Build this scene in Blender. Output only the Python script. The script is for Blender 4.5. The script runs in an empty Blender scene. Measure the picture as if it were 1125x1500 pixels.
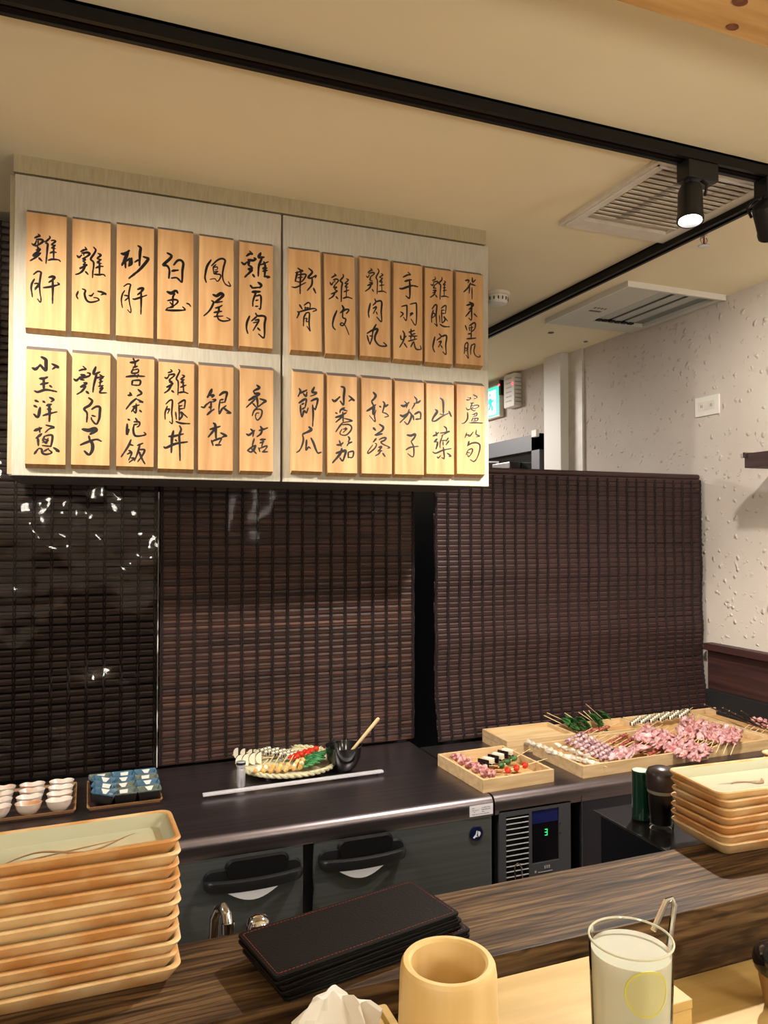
import bpy, bmesh, math, random
from mathutils import Vector, Matrix, Euler
R = math.radians
random.seed(7)
SC = bpy.context.scene
COL = SC.collection
H = 1.55                      # height of the lens above the floor
# ------------------------------------------------------------------ camera
F, CX, CY = 1107.0, 562.5, 750.0
YAW, PIT = R(21.3), R(1.4)
fw = Vector((math.sin(YAW)*math.cos(PIT), math.cos(YAW)*math.cos(PIT), math.sin(PIT)))
rt = Vector((math.cos(YAW), -math.sin(YAW), 0))
up = rt.cross(fw)
cd = bpy.data.cameras.new('camera')
cam = bpy.data.objects.new('camera', cd); COL.objects.link(cam)
cam.location = (0, 0, H)
cam.rotation_euler = Matrix((rt, up, -fw)).transposed().to_euler()
cd.sensor_fit = 'VERTICAL'; cd.sensor_height = 36.0; cd.lens = 36.0*F/1500.0
cd.clip_start = 0.02; cd.clip_end = 60
SC.camera = cam
# ------------------------------------------------------------------ world, exposure
W = bpy.data.worlds.new('room_air'); SC.world = W; W.use_nodes = True
W.node_tree.nodes['Background'].inputs[0].default_value = (0.9, 0.85, 0.8, 1)
W.node_tree.nodes['Background'].inputs[1].default_value = 0.02
vs = SC.view_settings
vs.view_transform = 'Standard'; vs.look = 'None'; vs.gamma = 1; vs.use_curve_mapping = False
vs.exposure = 0.32
# ------------------------------------------------------------------ large lights
def light(name, kind, loc, energy, col, size=.1, aim=None, spot=None, blend=.5, sy=None):
    d = bpy.data.lights.new(name, kind); d.energy = energy; d.color = col
    if kind == 'AREA':
        d.size = size
        if sy: d.shape = 'RECTANGLE'; d.size_y = sy
    else: d.shadow_soft_size = size
    if kind == 'SPOT': d.spot_size = R(spot); d.spot_blend = blend
    o = bpy.data.objects.new(name, d); COL.objects.link(o); o.location = loc
    if aim is not None:
        v = Vector(aim)-Vector(loc); o.rotation_euler = v.to_track_quat('-Z', 'Y').to_euler()
    return o
WARM = (1.0, .80, .55); NEUT = (1.0, .90, .80)
CZ = 2.49
FILL_POS = [(-1.0, -.18, 1.70), (1.05, -.22, 1.70), (1.95, -.1, 1.78), (-1.9, -1.6, 1.8), (0, -1.7, 1.8)]
FILL_GLOW = 26          # radiance of the added, unseen fill globes
light('corridor_light', 'AREA', (1.3, 4.9, CZ-.03), 105, (1, .93, .88), .5, aim=(1.3, 4.9, 0))

# ------------------------------------------------------------------ helpers
def ray(x, y): return fw + rt*((x-CX)/F) - up*((y-CY)/F)
def az(x, y, z):                                    # point seen at x, y on the level z
    r = ray(x, y); r = r*((z-H)/r.z); return Vector((r.x, r.y, z))
def ay(x, y, Y):
    r = ray(x, y); r = r*(Y/r.y); return Vector((r.x, Y, r.z+H))
def ax(x, y, X):
    r = ray(x, y); r = r*(X/r.x); return Vector((X, r.y, r.z+H))

def srgb(c):
    return tuple(((v/255)/12.92 if v/255 <= .04045 else ((v/255+.055)/1.055)**2.4) for v in c)+(1,)
MATS = {}
def mat(name, c, rough=.5, metal=0, c2=None, scale=8, stretch=(1,1,1), bump=0, bscale=60, spec=.5, trans=0, emit=None, es=0,
        detail=6, lo=.35, hi=.65, rand=0, coat=0, bstretch=None, alpha=None, sss=0):
    m = bpy.data.materials.new(name); m.use_nodes = True; nt = m.node_tree; n = nt.nodes; L = nt.links
    b = n['Principled BSDF']
    b.inputs['Roughness'].default_value = rough; b.inputs['Metallic'].default_value = metal
    b.inputs['Specular IOR Level'].default_value = spec
    b.inputs['Transmission Weight'].default_value = trans
    b.inputs['Coat Weight'].default_value = coat
    if sss:
        b.inputs['Subsurface Weight'].default_value = sss; b.inputs['Subsurface Scale'].default_value = .01
    b.inputs['Base Color'].default_value = srgb(c)
    if emit: b.inputs['Emission Color'].default_value = srgb(emit); b.inputs['Emission Strength'].default_value = es
    tc = n.new('ShaderNodeTexCoord'); vec = tc.outputs['Object']
    if rand:
        oi = n.new('ShaderNodeObjectInfo'); ml = n.new('ShaderNodeVectorMath'); ml.operation = 'SCALE'
        ml.inputs[0].default_value = (7.3, 5.1, 3.7); L.new(oi.outputs['Random'], ml.inputs['Scale'])
        ad = n.new('ShaderNodeVectorMath'); ad.operation = 'ADD'; L.new(vec, ad.inputs[0]); L.new(ml.outputs[0], ad.inputs[1]); vec = ad.outputs[0]
    out = None
    if c2 is not None:
        mp = n.new('ShaderNodeMapping'); mp.inputs['Scale'].default_value = stretch; L.new(vec, mp.inputs[0])
        nz = n.new('ShaderNodeTexNoise'); nz.inputs['Scale'].default_value = scale; nz.inputs['Detail'].default_value = detail
        L.new(mp.outputs[0], nz.inputs['Vector'])
        cr = n.new('ShaderNodeValToRGB'); cr.color_ramp.elements[0].position = lo; cr.color_ramp.elements[1].position = hi
        cr.color_ramp.elements[0].color = srgb(c); cr.color_ramp.elements[1].color = srgb(c2)
        L.new(nz.outputs['Fac'], cr.inputs[0]); out = cr.outputs[0]
        if rand:
            hs = n.new('ShaderNodeHueSaturation'); mr = n.new('ShaderNodeMapRange')
            mr.inputs['To Min'].default_value = 1-rand; mr.inputs['To Max'].default_value = 1+rand
            L.new(oi.outputs['Random'], mr.inputs[0]); L.new(mr.outputs[0], hs.inputs['Value']); L.new(out, hs.inputs['Color']); out = hs.outputs[0]
        L.new(out, b.inputs['Base Color'])
    if bump:
        mp2 = n.new('ShaderNodeMapping'); mp2.inputs['Scale'].default_value = bstretch or stretch; L.new(tc.outputs['Object'], mp2.inputs[0])
        nz2 = n.new('ShaderNodeTexNoise'); nz2.inputs['Scale'].default_value = bscale; nz2.inputs['Detail'].default_value = 3
        L.new(mp2.outputs[0], nz2.inputs['Vector'])
        bp = n.new('ShaderNodeBump'); bp.inputs['Strength'].default_value = bump; bp.inputs['Distance'].default_value = .004
        L.new(nz2.outputs['Fac'], bp.inputs['Height']); L.new(bp.outputs[0], b.inputs['Normal'])
    MATS[name] = m; return m

def mesh_of(bm, mats, smooth=False):
    bmesh.ops.recalc_face_normals(bm, faces=bm.faces)
    me = bpy.data.meshes.new('m'); bm.to_mesh(me); bm.free()
    for m in (mats if isinstance(mats, (list, tuple)) else [mats]): me.materials.append(m)
    if smooth:
        for p in me.polygons: p.use_smooth = True
        try: me.set_sharp_from_angle(angle=R(smooth if smooth is not True else 40))
        except Exception: pass
    return me
def obj(name, me, parent=None, loc=None, rot=None, **k):
    if isinstance(me, bmesh.types.BMesh): me = mesh_of(me, k.pop('mats'), k.pop('smooth', False))
    o = bpy.data.objects.new(name, me); COL.objects.link(o)
    if parent: o.parent = parent
    if loc is not None: o.location = loc
    if rot is not None: o.rotation_euler = rot
    for a, v in k.items(): o[a] = v
    return o
def thing(name, label, cat, loc=(0,0,0), rot=(0,0,0), group=None):
    o = bpy.data.objects.new(name, None); COL.objects.link(o); o.empty_display_size = .05
    o.location = loc; o.rotation_euler = rot; o['label'] = label; o['category'] = cat
    if group: o['group'] = group
    return o
def tag(o, label, cat, group=None):
    o['label'] = label; o['category'] = cat
    if group: o['group'] = group
    return o
def struct(name, bm, m, smooth=False, parent=None):
    o = obj(name, bm, mats=m, smooth=smooth, parent=parent)
    if not parent: o['kind'] = 'structure'
    return o
def dup(r, label=None, loc=None, rot=None, name=None):
    c = r.copy(); COL.objects.link(c)
    if label: c['label'] = label
    if loc is not None: c.location = loc
    if rot is not None: c.rotation_euler = rot
    for ch in r.children:
        d = ch.copy(); COL.objects.link(d); d.parent = c
        for g in ch.children:
            e = g.copy(); COL.objects.link(e); e.parent = d
    return c

def BM(): return bmesh.new()
def box(bm, x0, x1, y0, y1, z0, z1, bev=0, M=None, mi=0):
    vs_ = [bm.verts.new(p) for p in [(x0,y0,z0),(x1,y0,z0),(x1,y1,z0),(x0,y1,z0),(x0,y0,z1),(x1,y0,z1),(x1,y1,z1),(x0,y1,z1)]]
    fs = [bm.faces.new([vs_[i] for i in q]) for q in [(3,2,1,0),(4,5,6,7),(0,1,5,4),(1,2,6,5),(2,3,7,6),(3,0,4,7)]]
    for f in fs: f.material_index = mi
    if M: bmesh.ops.transform(bm, matrix=M, verts=vs_)
    if bev:
        es = list({e for f in fs for e in f.edges})
        bmesh.ops.bevel(bm, geom=es, offset=bev, segments=2, affect='EDGES', profile=.6)
    return bm
def bx(*a, **k): return box(BM(), *a, **k)
def loft(bm, rings, cap0=True, cap1=True, closed=True, mis=None):
    vr = [[bm.verts.new(p) for p in r] for r in rings]
    n = len(vr[0])
    for a in range(len(vr)-1):
        for i in range(n if closed else n-1):
            j = (i+1) % n
            f = bm.faces.new((vr[a][i], vr[a][j], vr[a+1][j], vr[a+1][i]))
            if mis: f.material_index = mis[a]
    if cap0: f = bm.faces.new(vr[0][::-1]); f.material_index = mis[0] if mis else 0
    if cap1: f = bm.faces.new(vr[-1]); f.material_index = mis[-1] if mis else 0
    return bm
def circ(r, z, n=32, cx=0, cy=0, ry=None): return [(cx+r*math.cos(2*math.pi*i/n), cy+(ry or r)*math.sin(2*math.pi*i/n), z) for i in range(n)]
def lathe(prof, n=32, mis=None, ry=1, cap0=True, cap1=True, bm=None):
    return loft(bm or BM(), [circ(max(r, 1e-4), z, n, ry=max(r, 1e-4)*ry) for r, z in prof], cap0, cap1, mis=mis)
def rr(hx, hy, r, z, n=5):
    pts = []
    r = min(r, hx*.98, hy*.98)
    for k, (sx, sy) in enumerate([(1,1),(-1,1),(-1,-1),(1,-1)]):
        for i in range(n+1):
            a = math.pi/2*(k+i/n)
            pts.append((sx*(hx-r)+r*math.cos(a), sy*(hy-r)+r*math.sin(a), z))
    return pts
def tube(bm, pts, rad, n=8, cap=True, mi=0):
    pts = [Vector(p) for p in pts]; rings = []
    prev = None
    for i, p in enumerate(pts):
        t = (pts[min(i+1, len(pts)-1)]-pts[max(i-1, 0)]).normalized()
        if prev is None:
            u = t.orthogonal().normalized()
        else:
            u = (prev - t*prev.dot(t)).normalized()
        prev = u; v = t.cross(u)
        r = rad[i] if isinstance(rad, (list, tuple)) else rad
        rings.append([p+(u*math.cos(2*math.pi*k/n)+v*math.sin(2*math.pi*k/n))*r for k in range(n)])
    return loft(bm, rings, cap, cap, mis=[mi]*len(rings))
def prism(bm, pts, axis_from, axis_to, M=None, mi=0):      # polygon in XZ extruded along Y
    a = [bm.verts.new((x, axis_from, z)) for x, z in pts]; b = [bm.verts.new((x, axis_to, z)) for x, z in pts]
    n = len(pts); fs = [bm.faces.new(a), bm.faces.new(b[::-1])]
    for i in range(n): fs.append(bm.faces.new((a[i], b[i], b[(i+1) % n], a[(i+1) % n])))
    for f in fs: f.material_index = mi
    if M: bmesh.ops.transform(bm, matrix=M, verts=a+b)
    return bm
def blob(bm, c, s, sub=2, amp=.12, rot=None, seed=None, mi=0):
    rnd = random.Random(seed if seed is not None else random.random())
    g = bmesh.ops.create_icosphere(bm, subdivisions=sub, radius=1)
    ph = [rnd.uniform(0, 6) for _ in range(6)]
    M = Matrix.Translation(c) @ (Euler(rot).to_matrix().to_4x4() if rot else Matrix()) @ Matrix.Diagonal((*s, 1))
    fs = set()
    for v in g['verts']:
        p = v.co
        d = 1+amp*(math.sin(3*p.x+ph[0])*math.sin(3.3*p.y+ph[1])+.6*math.sin(5*p.z+ph[2]+2*p.x)+.4*math.sin(7*p.y+ph[3]))
        v.co = M @ (p*d); fs.update(v.link_faces)
    for f in fs: f.material_index = mi
    return bm
def rot_to(a, b):                                   # matrix: +X runs from a towards b, origin at a
    d = Vector(b)-Vector(a)
    return Matrix.Translation(a) @ d.to_track_quat('X', 'Z').to_matrix().to_4x4()
# ------------------------------------------------------------------ materials
M_ceil = mat('ceiling_paint', (234,222,188), .9, c2=(238,228,196), scale=2, bump=.05, bscale=30)
def stucco():
    m = mat('stucco', (196,186,176), .9, c2=(206,197,188), scale=3)
    nt = m.node_tree; n = nt.nodes; L = nt.links
    tc = n.new('ShaderNodeTexCoord')
    vo = n.new('ShaderNodeTexVoronoi'); vo.inputs['Scale'].default_value = 30; vo.inputs['Randomness'].default_value = 1
    nz = n.new('ShaderNodeTexNoise'); nz.inputs['Scale'].default_value = 14
    mx = n.new('ShaderNodeVectorMath'); mx.operation = 'MULTIPLY_ADD'
    L.new(nz.outputs['Color'], mx.inputs[0]); mx.inputs[1].default_value = (.05,.05,.05); L.new(tc.outputs['Object'], mx.inputs[2])
    L.new(mx.outputs[0], vo.inputs['Vector']); L.new(tc.outputs['Object'], nz.inputs['Vector'])
    cr = n.new('ShaderNodeValToRGB'); cr.color_ramp.elements[0].position = .08; cr.color_ramp.elements[1].position = .36
    cr.color_ramp.elements[0].color = (1,1,1,1); cr.color_ramp.elements[1].color = (0,0,0,1)
    L.new(vo.outputs['Distance'], cr.inputs[0])
    n3 = n.new('ShaderNodeTexNoise'); n3.inputs['Scale'].default_value = 40; L.new(tc.outputs['Object'], n3.inputs['Vector'])
    c2 = n.new('ShaderNodeValToRGB'); c2.color_ramp.elements[0].position = .46; c2.color_ramp.elements[1].position = .60; L.new(n3.outputs['Fac'], c2.inputs[0])
    ml = n.new('ShaderNodeMath'); ml.operation = 'MULTIPLY'; L.new(cr.outputs[0], ml.inputs[0]); L.new(c2.outputs[0], ml.inputs[1])
    bp = n.new('ShaderNodeBump'); bp.inputs['Strength'].default_value = .85; bp.inputs['Distance'].default_value = .007
    L.new(ml.outputs[0], bp.inputs['Height']); L.new(bp.outputs[0], n['Principled BSDF'].inputs['Normal'])
    return m
M_stucco = stucco()
M_white = mat('white_paint', (225,222,214), .5)
M_offwhite = mat('off_white_plastic', (222,216,204), .45, c2=(210,202,188), scale=20)
M_black = mat('black_metal', (13,13,15), .5, spec=.25)
M_blackp = mat('black_plastic', (26,27,29), .40, spec=.35)
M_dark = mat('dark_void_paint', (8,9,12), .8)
M_floor = mat('floor_tile', (158,146,132), .5)
M_darkwood = mat('dark_stained_wood', (44,24,24), .5, c2=(66,40,36), scale=6, stretch=(1,.3,8), bump=.1)
M_walnut = None
def walnut():
    m = bpy.data.materials.new('walnut_laminate'); m.use_nodes = True; nt = m.node_tree; n = nt.nodes; L = nt.links; b = n['Principled BSDF']
    tc = n.new('ShaderNodeTexCoord'); mp = n.new('ShaderNodeMapping'); mp.inputs['Scale'].default_value = (.8, 16, 16); L.new(tc.outputs['Object'], mp.inputs[0])
    n1 = n.new('ShaderNodeTexNoise'); n1.inputs['Scale'].default_value = 7; n1.inputs['Detail'].default_value = 8; n1.inputs['Distortion'].default_value = .5; L.new(mp.outputs[0], n1.inputs['Vector'])
    cr = n.new('ShaderNodeValToRGB'); e = cr.color_ramp.elements
    e[0].position = .32; e[0].color = srgb((34,25,19)); e[1].position = .70; e[1].color = srgb((124,100,70))
    k = e.new(.46); k.color = srgb((76,57,40)); k = e.new(.58); k.color = srgb((102,80,55))
    L.new(n1.outputs['Fac'], cr.inputs[0])
    wv = n.new('ShaderNodeTexWave'); wv.bands_direction = 'Y'; wv.inputs['Scale'].default_value = 26; wv.inputs['Distortion'].default_value = 12; wv.inputs['Detail'].default_value = 3
    wv.inputs['Detail Scale'].default_value = .8
    mp2 = n.new('ShaderNodeMapping'); mp2.inputs['Scale'].default_value = (.35, 1.6, 1.6); L.new(tc.outputs['Object'], mp2.inputs[0]); L.new(mp2.outputs[0], wv.inputs['Vector'])
    c2 = n.new('ShaderNodeValToRGB'); c2.color_ramp.elements[0].position = .0; c2.color_ramp.elements[0].color = (.42,.38,.34,1); c2.color_ramp.elements[1].position = .45; c2.color_ramp.elements[1].color = (1,1,1,1)
    L.new(wv.outputs['Fac'], c2.inputs[0])
    mx = n.new('ShaderNodeMix'); mx.data_type = 'RGBA'; mx.blend_type = 'MULTIPLY'; mx.inputs[0].default_value = .85
    L.new(cr.outputs[0], mx.inputs[6]); L.new(c2.outputs[0], mx.inputs[7]); L.new(mx.outputs[2], b.inputs['Base Color'])
    b.inputs['Roughness'].default_value = .5; b.inputs['Specular IOR Level'].default_value = .2
    bp = n.new('ShaderNodeBump'); bp.inputs['Strength'].default_value = .15; bp.inputs['Distance'].default_value = .002; L.new(n1.outputs['Fac'], bp.inputs['Height']); L.new(bp.outputs[0], b.inputs['Normal'])
    return m
M_walnut = walnut()
M_pine = mat('pine', (190,144,80), .5, c2=(214,172,108), scale=4, stretch=(1,10,10), bump=.1)
M_lightwood = mat('light_wood', (196,164,98), .5, c2=(214,184,120), scale=5, stretch=(1,9,9), bump=.05)
M_counter = mat('ash_counter', (194,160,96), .45, c2=(212,180,118), scale=5, stretch=(1,10,1), bump=.04)
M_boxwood = mat('paulownia', (190,160,114), .6, c2=(212,184,142), scale=7, stretch=(1,6,10), bump=.08, rand=.06)
M_boxend = mat('box_floor_wood', (178,136,84), .65, c2=(198,158,106), scale=6, stretch=(1,8,1))
M_plaque = mat('plaque_wood', (172,128,80), .5, c2=(202,162,112), scale=3.2, stretch=(12,1,1.1), bump=.08, rand=.07, lo=.3, hi=.7)
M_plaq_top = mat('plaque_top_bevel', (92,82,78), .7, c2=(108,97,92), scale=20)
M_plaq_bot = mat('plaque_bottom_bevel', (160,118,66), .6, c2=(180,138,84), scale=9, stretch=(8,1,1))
M_ink = mat('ink', (12,10,14), .30, spec=.5)
M_cab = mat('cabinet_laminate', (172,165,148), .55, c2=(184,178,162), scale=30, stretch=(6,1,.6), bump=.04)
M_cabside = mat('cabinet_edge', (160,147,116), .6, c2=(172,160,130), scale=30, stretch=(6,1,.6))
M_slat = mat('bamboo_slat_lacquered', (52,34,31), .42, c2=(116,74,46), scale=5, stretch=(.6,8,60), bump=.12, bscale=5, rand=.3, lo=.5, hi=.8)
M_slat_r = mat('bamboo_slat_dull', (50,31,31), .5, c2=(66,43,41), scale=5, stretch=(.6,8,60), bump=.12, bscale=5, rand=.15, lo=.35, hi=.75)
M_slat_l = mat('bamboo_slat_left', (58,43,40), .5, c2=(82,64,60), scale=5, stretch=(.6,8,60), bump=.12, bscale=5, rand=.25, lo=.35, hi=.75)
M_cord = mat('blind_cord', (26,12,14), .8)
def sheet(name, bs, bumpd, fac=.5):
    m = bpy.data.materials.new(name); m.use_nodes = True; nt = m.node_tree; n = nt.nodes; L = nt.links
    n.remove(n['Principled BSDF'])
    tr = n.new('ShaderNodeBsdfTransparent'); tr.inputs[0].default_value = (.93,.93,.93,1)
    gl = n.new('ShaderNodeBsdfGlossy'); gl.inputs['Roughness'].default_value = .06
    fr = n.new('ShaderNodeFresnel'); fr.inputs['IOR'].default_value = 1.5
    ml = n.new('ShaderNodeMath'); ml.operation = 'MULTIPLY'; ml.inputs[1].default_value = fac; L.new(fr.outputs[0], ml.inputs[0])
    tc = n.new('ShaderNodeTexCoord'); nz = n.new('ShaderNodeTexNoise'); nz.inputs['Scale'].default_value = bs; nz.inputs['Detail'].default_value = 2
    L.new(tc.outputs['Object'], nz.inputs['Vector'])
    bp = n.new('ShaderNodeBump'); bp.inputs['Strength'].default_value = 1; bp.inputs['Distance'].default_value = bumpd
    L.new(nz.outputs['Fac'], bp.inputs['Height']); L.new(bp.outputs[0], gl.inputs['Normal'])
    mx = n.new('ShaderNodeMixShader'); L.new(ml.outputs[0], mx.inputs[0]); L.new(tr.outputs[0], mx.inputs[1]); L.new(gl.outputs[0], mx.inputs[2])
    L.new(mx.outputs[0], n['Material Output'].inputs[0]); return m
M_sheet = sheet('clear_plastic_sheet', 5, .03, 1.0)
M_sheet2 = sheet('clear_plastic_cover', 3, .03, .07)
M_steel = mat('brushed_steel', (122,120,122), .30, 1, c2=(140,138,138), scale=4, stretch=(.5,40,40))
M_steel_d = mat('steel_worktop', (124,116,120), .36, 1, c2=(140,132,136), scale=4, stretch=(.5,30,30))
M_door = mat('fridge_door_steel', (84,88,89), .42, .45, c2=(93,98,98), scale=4, stretch=(.5,10,30))
M_chrome = mat('chrome', (210,210,212), .12, 1)
M_alu = mat('white_aluminium', (216,216,222), .35, .3)
M_cer = mat('glazed_ceramic_rim', (206,150,88), .38, c2=(232,202,152), scale=15, lo=.4, hi=.62, detail=8, bump=.1, bscale=90, rand=.05, stretch=(1,1,1), coat=.2)
M_cream = mat('cream_glaze', (194,190,160), .2, c2=(188,194,172), scale=6, stretch=(.6,3,1), coat=.5)
M_brush = mat('brown_brush_mark', (150,110,70), .4)
M_bamboo = mat('bamboo_cup', (218,184,120), .45, c2=(232,202,146), scale=7, stretch=(5,5,.4), bump=.04)
M_bambcut = mat('bamboo_end', (222,186,118), .5, c2=(236,206,146), scale=30)
M_stick = mat('bamboo_stick', (224,198,148), .6)
M_leather = mat('black_leather', (12,10,12), .5, bump=.12, bscale=350, spec=.15)
M_red = mat('red_thread', (130,44,34), .6)
M_edge = mat('black_edge', (30,30,32), .22)
def glass(name, col=(1,1,1), rough=0, ior=1.45):
    m = bpy.data.materials.new(name); m.use_nodes = True; b = m.node_tree.nodes['Principled BSDF']
    b.inputs['Base Color'].default_value = (*col, 1); b.inputs['Transmission Weight'].default_value = 1
    b.inputs['Roughness'].default_value = rough; b.inputs['IOR'].default_value = ior; return m
def thin_glass(name, tint):
    m = bpy.data.materials.new(name); m.use_nodes = True; nt = m.node_tree; n = nt.nodes; L = nt.links
    n.remove(n['Principled BSDF'])
    tr = n.new('ShaderNodeBsdfTransparent'); tr.inputs[0].default_value = (*tint, 1)
    gl = n.new('ShaderNodeBsdfGlossy'); gl.inputs['Roughness'].default_value = .02
    fr = n.new('ShaderNodeLayerWeight'); fr.inputs['Blend'].default_value = .10
    mx = n.new('ShaderNodeMixShader'); L.new(fr.outputs['Fresnel'], mx.inputs[0]); L.new(tr.outputs[0], mx.inputs[1]); L.new(gl.outputs[0], mx.inputs[2])
    L.new(mx.outputs[0], n['Material Output'].inputs[0]); return m
M_glass = thin_glass('clear_glass', (.98,.99,.96))
M_lemonade = mat('cloudy_lemon_drink', (206,208,196), .12, sss=.3, spec=.3)
M_lemon = mat('lemon_rind', (226,218,112), .4)
M_lemonf = mat('lemon_flesh', (212,210,164), .35)
M_tissue = mat('white_tissue', (238,236,230), .8, bump=.2, bscale=20)
M_lens = mat('lamp_lens', (255,255,255), .4, emit=(255,250,242), es=30)

# ------------------------------------------------------------------ setting
XR, XL, YB, YF = 2.37, -2.6, -2.6, 7.4
struct('floor', bx(XL, XR, YB, YF, -.06, 0), M_floor)
struct('ceiling', bx(XL, XR, YB, YF, CZ, CZ+.08), M_ceil)
struct('wall_right', bx(XR, XR+.1, YB, YF, 0, CZ), M_stucco)
struct('wall_left', bx(XL-.1, XL, YB, YF, 0, CZ), M_stucco)
struct('wall_rear', bx(XL, XR, YB-.1, YB, 0, CZ), M_stucco)
struct('wall_far', bx(XL, XR, YF, YF+.1, 0, CZ), M_stucco)
# partition behind the blinds
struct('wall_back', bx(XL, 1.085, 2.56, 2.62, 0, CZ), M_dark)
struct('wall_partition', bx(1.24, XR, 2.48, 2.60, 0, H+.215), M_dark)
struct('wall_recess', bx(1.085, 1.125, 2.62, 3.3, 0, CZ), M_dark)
struct('wall_recess_end', bx(1.125, 1.62, 3.3, 3.34, 0, CZ), mat('navy_cupboard', (24,34,48), .4))
# boxed column on the right wall
a = ax(810, 560, XR-.06).y; b = ax(826, 560, XR).y
struct('trim_1', bx(XR-.06, XR, 3.36, 3.52, 0, CZ, bev=.004), M_white)
struct('trim_2', bx(XR-.012, XR, 3.24, 3.36, 0, CZ), M_offwhite)
# dado cap and panel on the right wall
t = struct('trim_3', bx(XR-.045, XR, .6, 2.40, H-.483, H-.455, bev=.004), M_darkwood)
struct('trim_4', bx(XR-.02, XR, .6, 2.40, H-.64, H-.484), M_darkwood)
struct('trim_5', bx(XR-.035, XR, .6, 2.40, .812, H-.642), M_dark)
# pine beam over the bar
struct('trim_6', bx(-.5, XR, .55, .94, H+.82, CZ), M_pine)
bm = BM()
for (px, py, r) in ((1073,39,.0075), (1084,2,.009)):
    p = az(px, py, H+.82); bm2 = [(p.x+r*1.5*math.cos(t_), p.y+r*math.sin(t_), H+.8185) for t_ in [i*math.pi/6 for i in range(12)]]
    loft(bm, [bm2, [(x, y, z+.003) for x, y, z in bm2]])
obj('knot', bm, mats=mat('pine_knot', (96,50,24), .6, c2=(140,84,40), scale=60), parent=bpy.data.objects['trim_6'])
# door in the right wall beyond the partition
dr = thing('door_1', '', ''); del dr['label']; del dr['category']; dr['kind'] = 'structure'
dr.location = (XR, 4.1, 0)
obj('door_frame', box(box(bx(-.05, .01, -.52, -.44, 0, H+.54), -.05, .01, 1.1, 1.18, 0, H+.54), -.05, .01, -.52, 1.18, H+.45, H+.54), mats=mat('charcoal_frame', (52,54,62), .5), parent=dr)
obj('door_leaf', bx(-.02, .0, -.44, 1.1, 0, H+.45), mats=mat('dark_glass_leaf', (14,16,18), .15), parent=dr)
cl = obj('door_closer', bx(-.10, -.021, -.28, -.08, H+.36, H+.40, bev=.005), mats=M_steel, parent=dr)
obj('closer_arm', tube(BM(), [(-.07,-.12,H+.41), (-.16,.15,H+.43), (-.05,.3,H+.45)], .008), mats=M_steel, parent=cl)
obj('hinge_cap', bx(-.07, -.05, -.52, -.47, H+.52, H+.56, bev=.003), mats=M_white, parent=dr)

# ------------------------------------------------------------------ blinds
def make_blind(name, label, x0, x1, z0, z1, yf, pitch, hgt, msl, cpitch, cover, coverbump=0, xr=None):
    root = thing(name, label, 'blind', (x0, yf(0, .5), z0))
    w = x1-x0; n = int((z1-z0)/pitch)
    NS = 10
    bm = BM(); rings = []
    for i in range(NS+1):
        x = w*i/NS
        prof = [(-.0012, -hgt/2+.001), (-.003, -hgt/6), (-.0022, -hgt/6+.0006), (-.0034, hgt/6), (-.0026, hgt/6+.0006), (-.0012, hgt/2-.001), (.0012, hgt/2), (.0012, -hgt/2)]
        rings.append([(x, y, z) for y, z in prof])
    loft(bm, rings); me = mesh_of(bm, msl)
    rnd = random.Random(3)
    path = []
    for k in range(n):
        v = (k+.5)/n; z = pitch*(k+.5)
        y = yf(0, v)-root.location.y; dy = (yf(0, min(1, v+.01))-yf(0, max(0, v-.01)))/(.02*(z1-z0))
        o = obj('slat', me, root, loc=(rnd.uniform(-.002, .002), y, z), rot=(math.atan(-dy)+rnd.uniform(-.03, .03), rnd.uniform(-.0012, .0012), 0))
        path.append((y, z))
    nc = int(w/cpitch); bm = BM()
    for s in (-1, 1):
        pts = []
        for k in range(len(path)*2):
            y, z = path[min(k//2, len(path)-1)]
            z = pitch*(k*.5+.25); ph = k % 4
            pts.append((s*(.0038 if k % 2 else .0012)*(1 if (k//2) % 2 else 1), y-.0046-(.0012 if s*(1 if (k//2) % 2 else -1) > 0 else 0), z))
        tube(bm, pts, .0021, 5)
    me = mesh_of(bm, M_cord, True)
    for k in range(nc+1):
        x = .006+(w-.012)*k/nc
        obj('cord', me, root, loc=(x, 0, 0))
    # clear cover sheet
    if cover:
        bm = BM(); g = []
        for j in range(61):
            v = j/60; row = []
            for i in range(31):
                u = i/30; y = yf(0, v)-root.location.y-.012+coverbump*(math.sin(9*v+4*u)*math.sin(5*u+3*v*v)+.5*math.sin(23*v+3*math.sin(5*u)))
                row.append(bm.verts.new((u*w, y, v*(z1-z0))))
            g.append(row)
        for j in range(60):
            for i in range(30): bm.faces.new((g[j][i], g[j][i+1], g[j+1][i+1], g[j+1][i]))
        obj('plastic_cover', bm, mats=cover, smooth=180, parent=root)
    return root, path
bl, _ = make_blind('bamboo_blind', 'dark bamboo blind on the left behind the cups, under wrinkled clear plastic', -1.3, .2, .815, CZ-.005, lambda x, v: 2.475, .0215, .0175, M_slat_l, .050, M_sheet, .004)
bc, _ = make_blind('bamboo_blind', 'glossy brown bamboo blind behind the round skewer platter, below the menu cabinet', .207, 1.075, .815, CZ-.005, lambda x, v: 2.465, .0215, .0211, M_slat, .049, M_sheet2, .002)
def yr(x, v):
    y = 2.425
    y -= .035*max(0, (.25-v)/.25)**1.5
    y -= .006*math.exp(-((v-.36)/.05)**2) + .004*math.exp(-((v-.62)/.06)**2)
    return y
br, pth = make_blind('bamboo_blind', 'wide dark bamboo blind hung over the low partition behind the meat boxes', 1.135, 2.345, .815, H+.225, yr, .0185, .0182, M_slat_r, .045, M_sheet2, .002)
for b_ in (bl, bc, br): b_['group'] = 'bamboo blinds behind the worktop'
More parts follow.
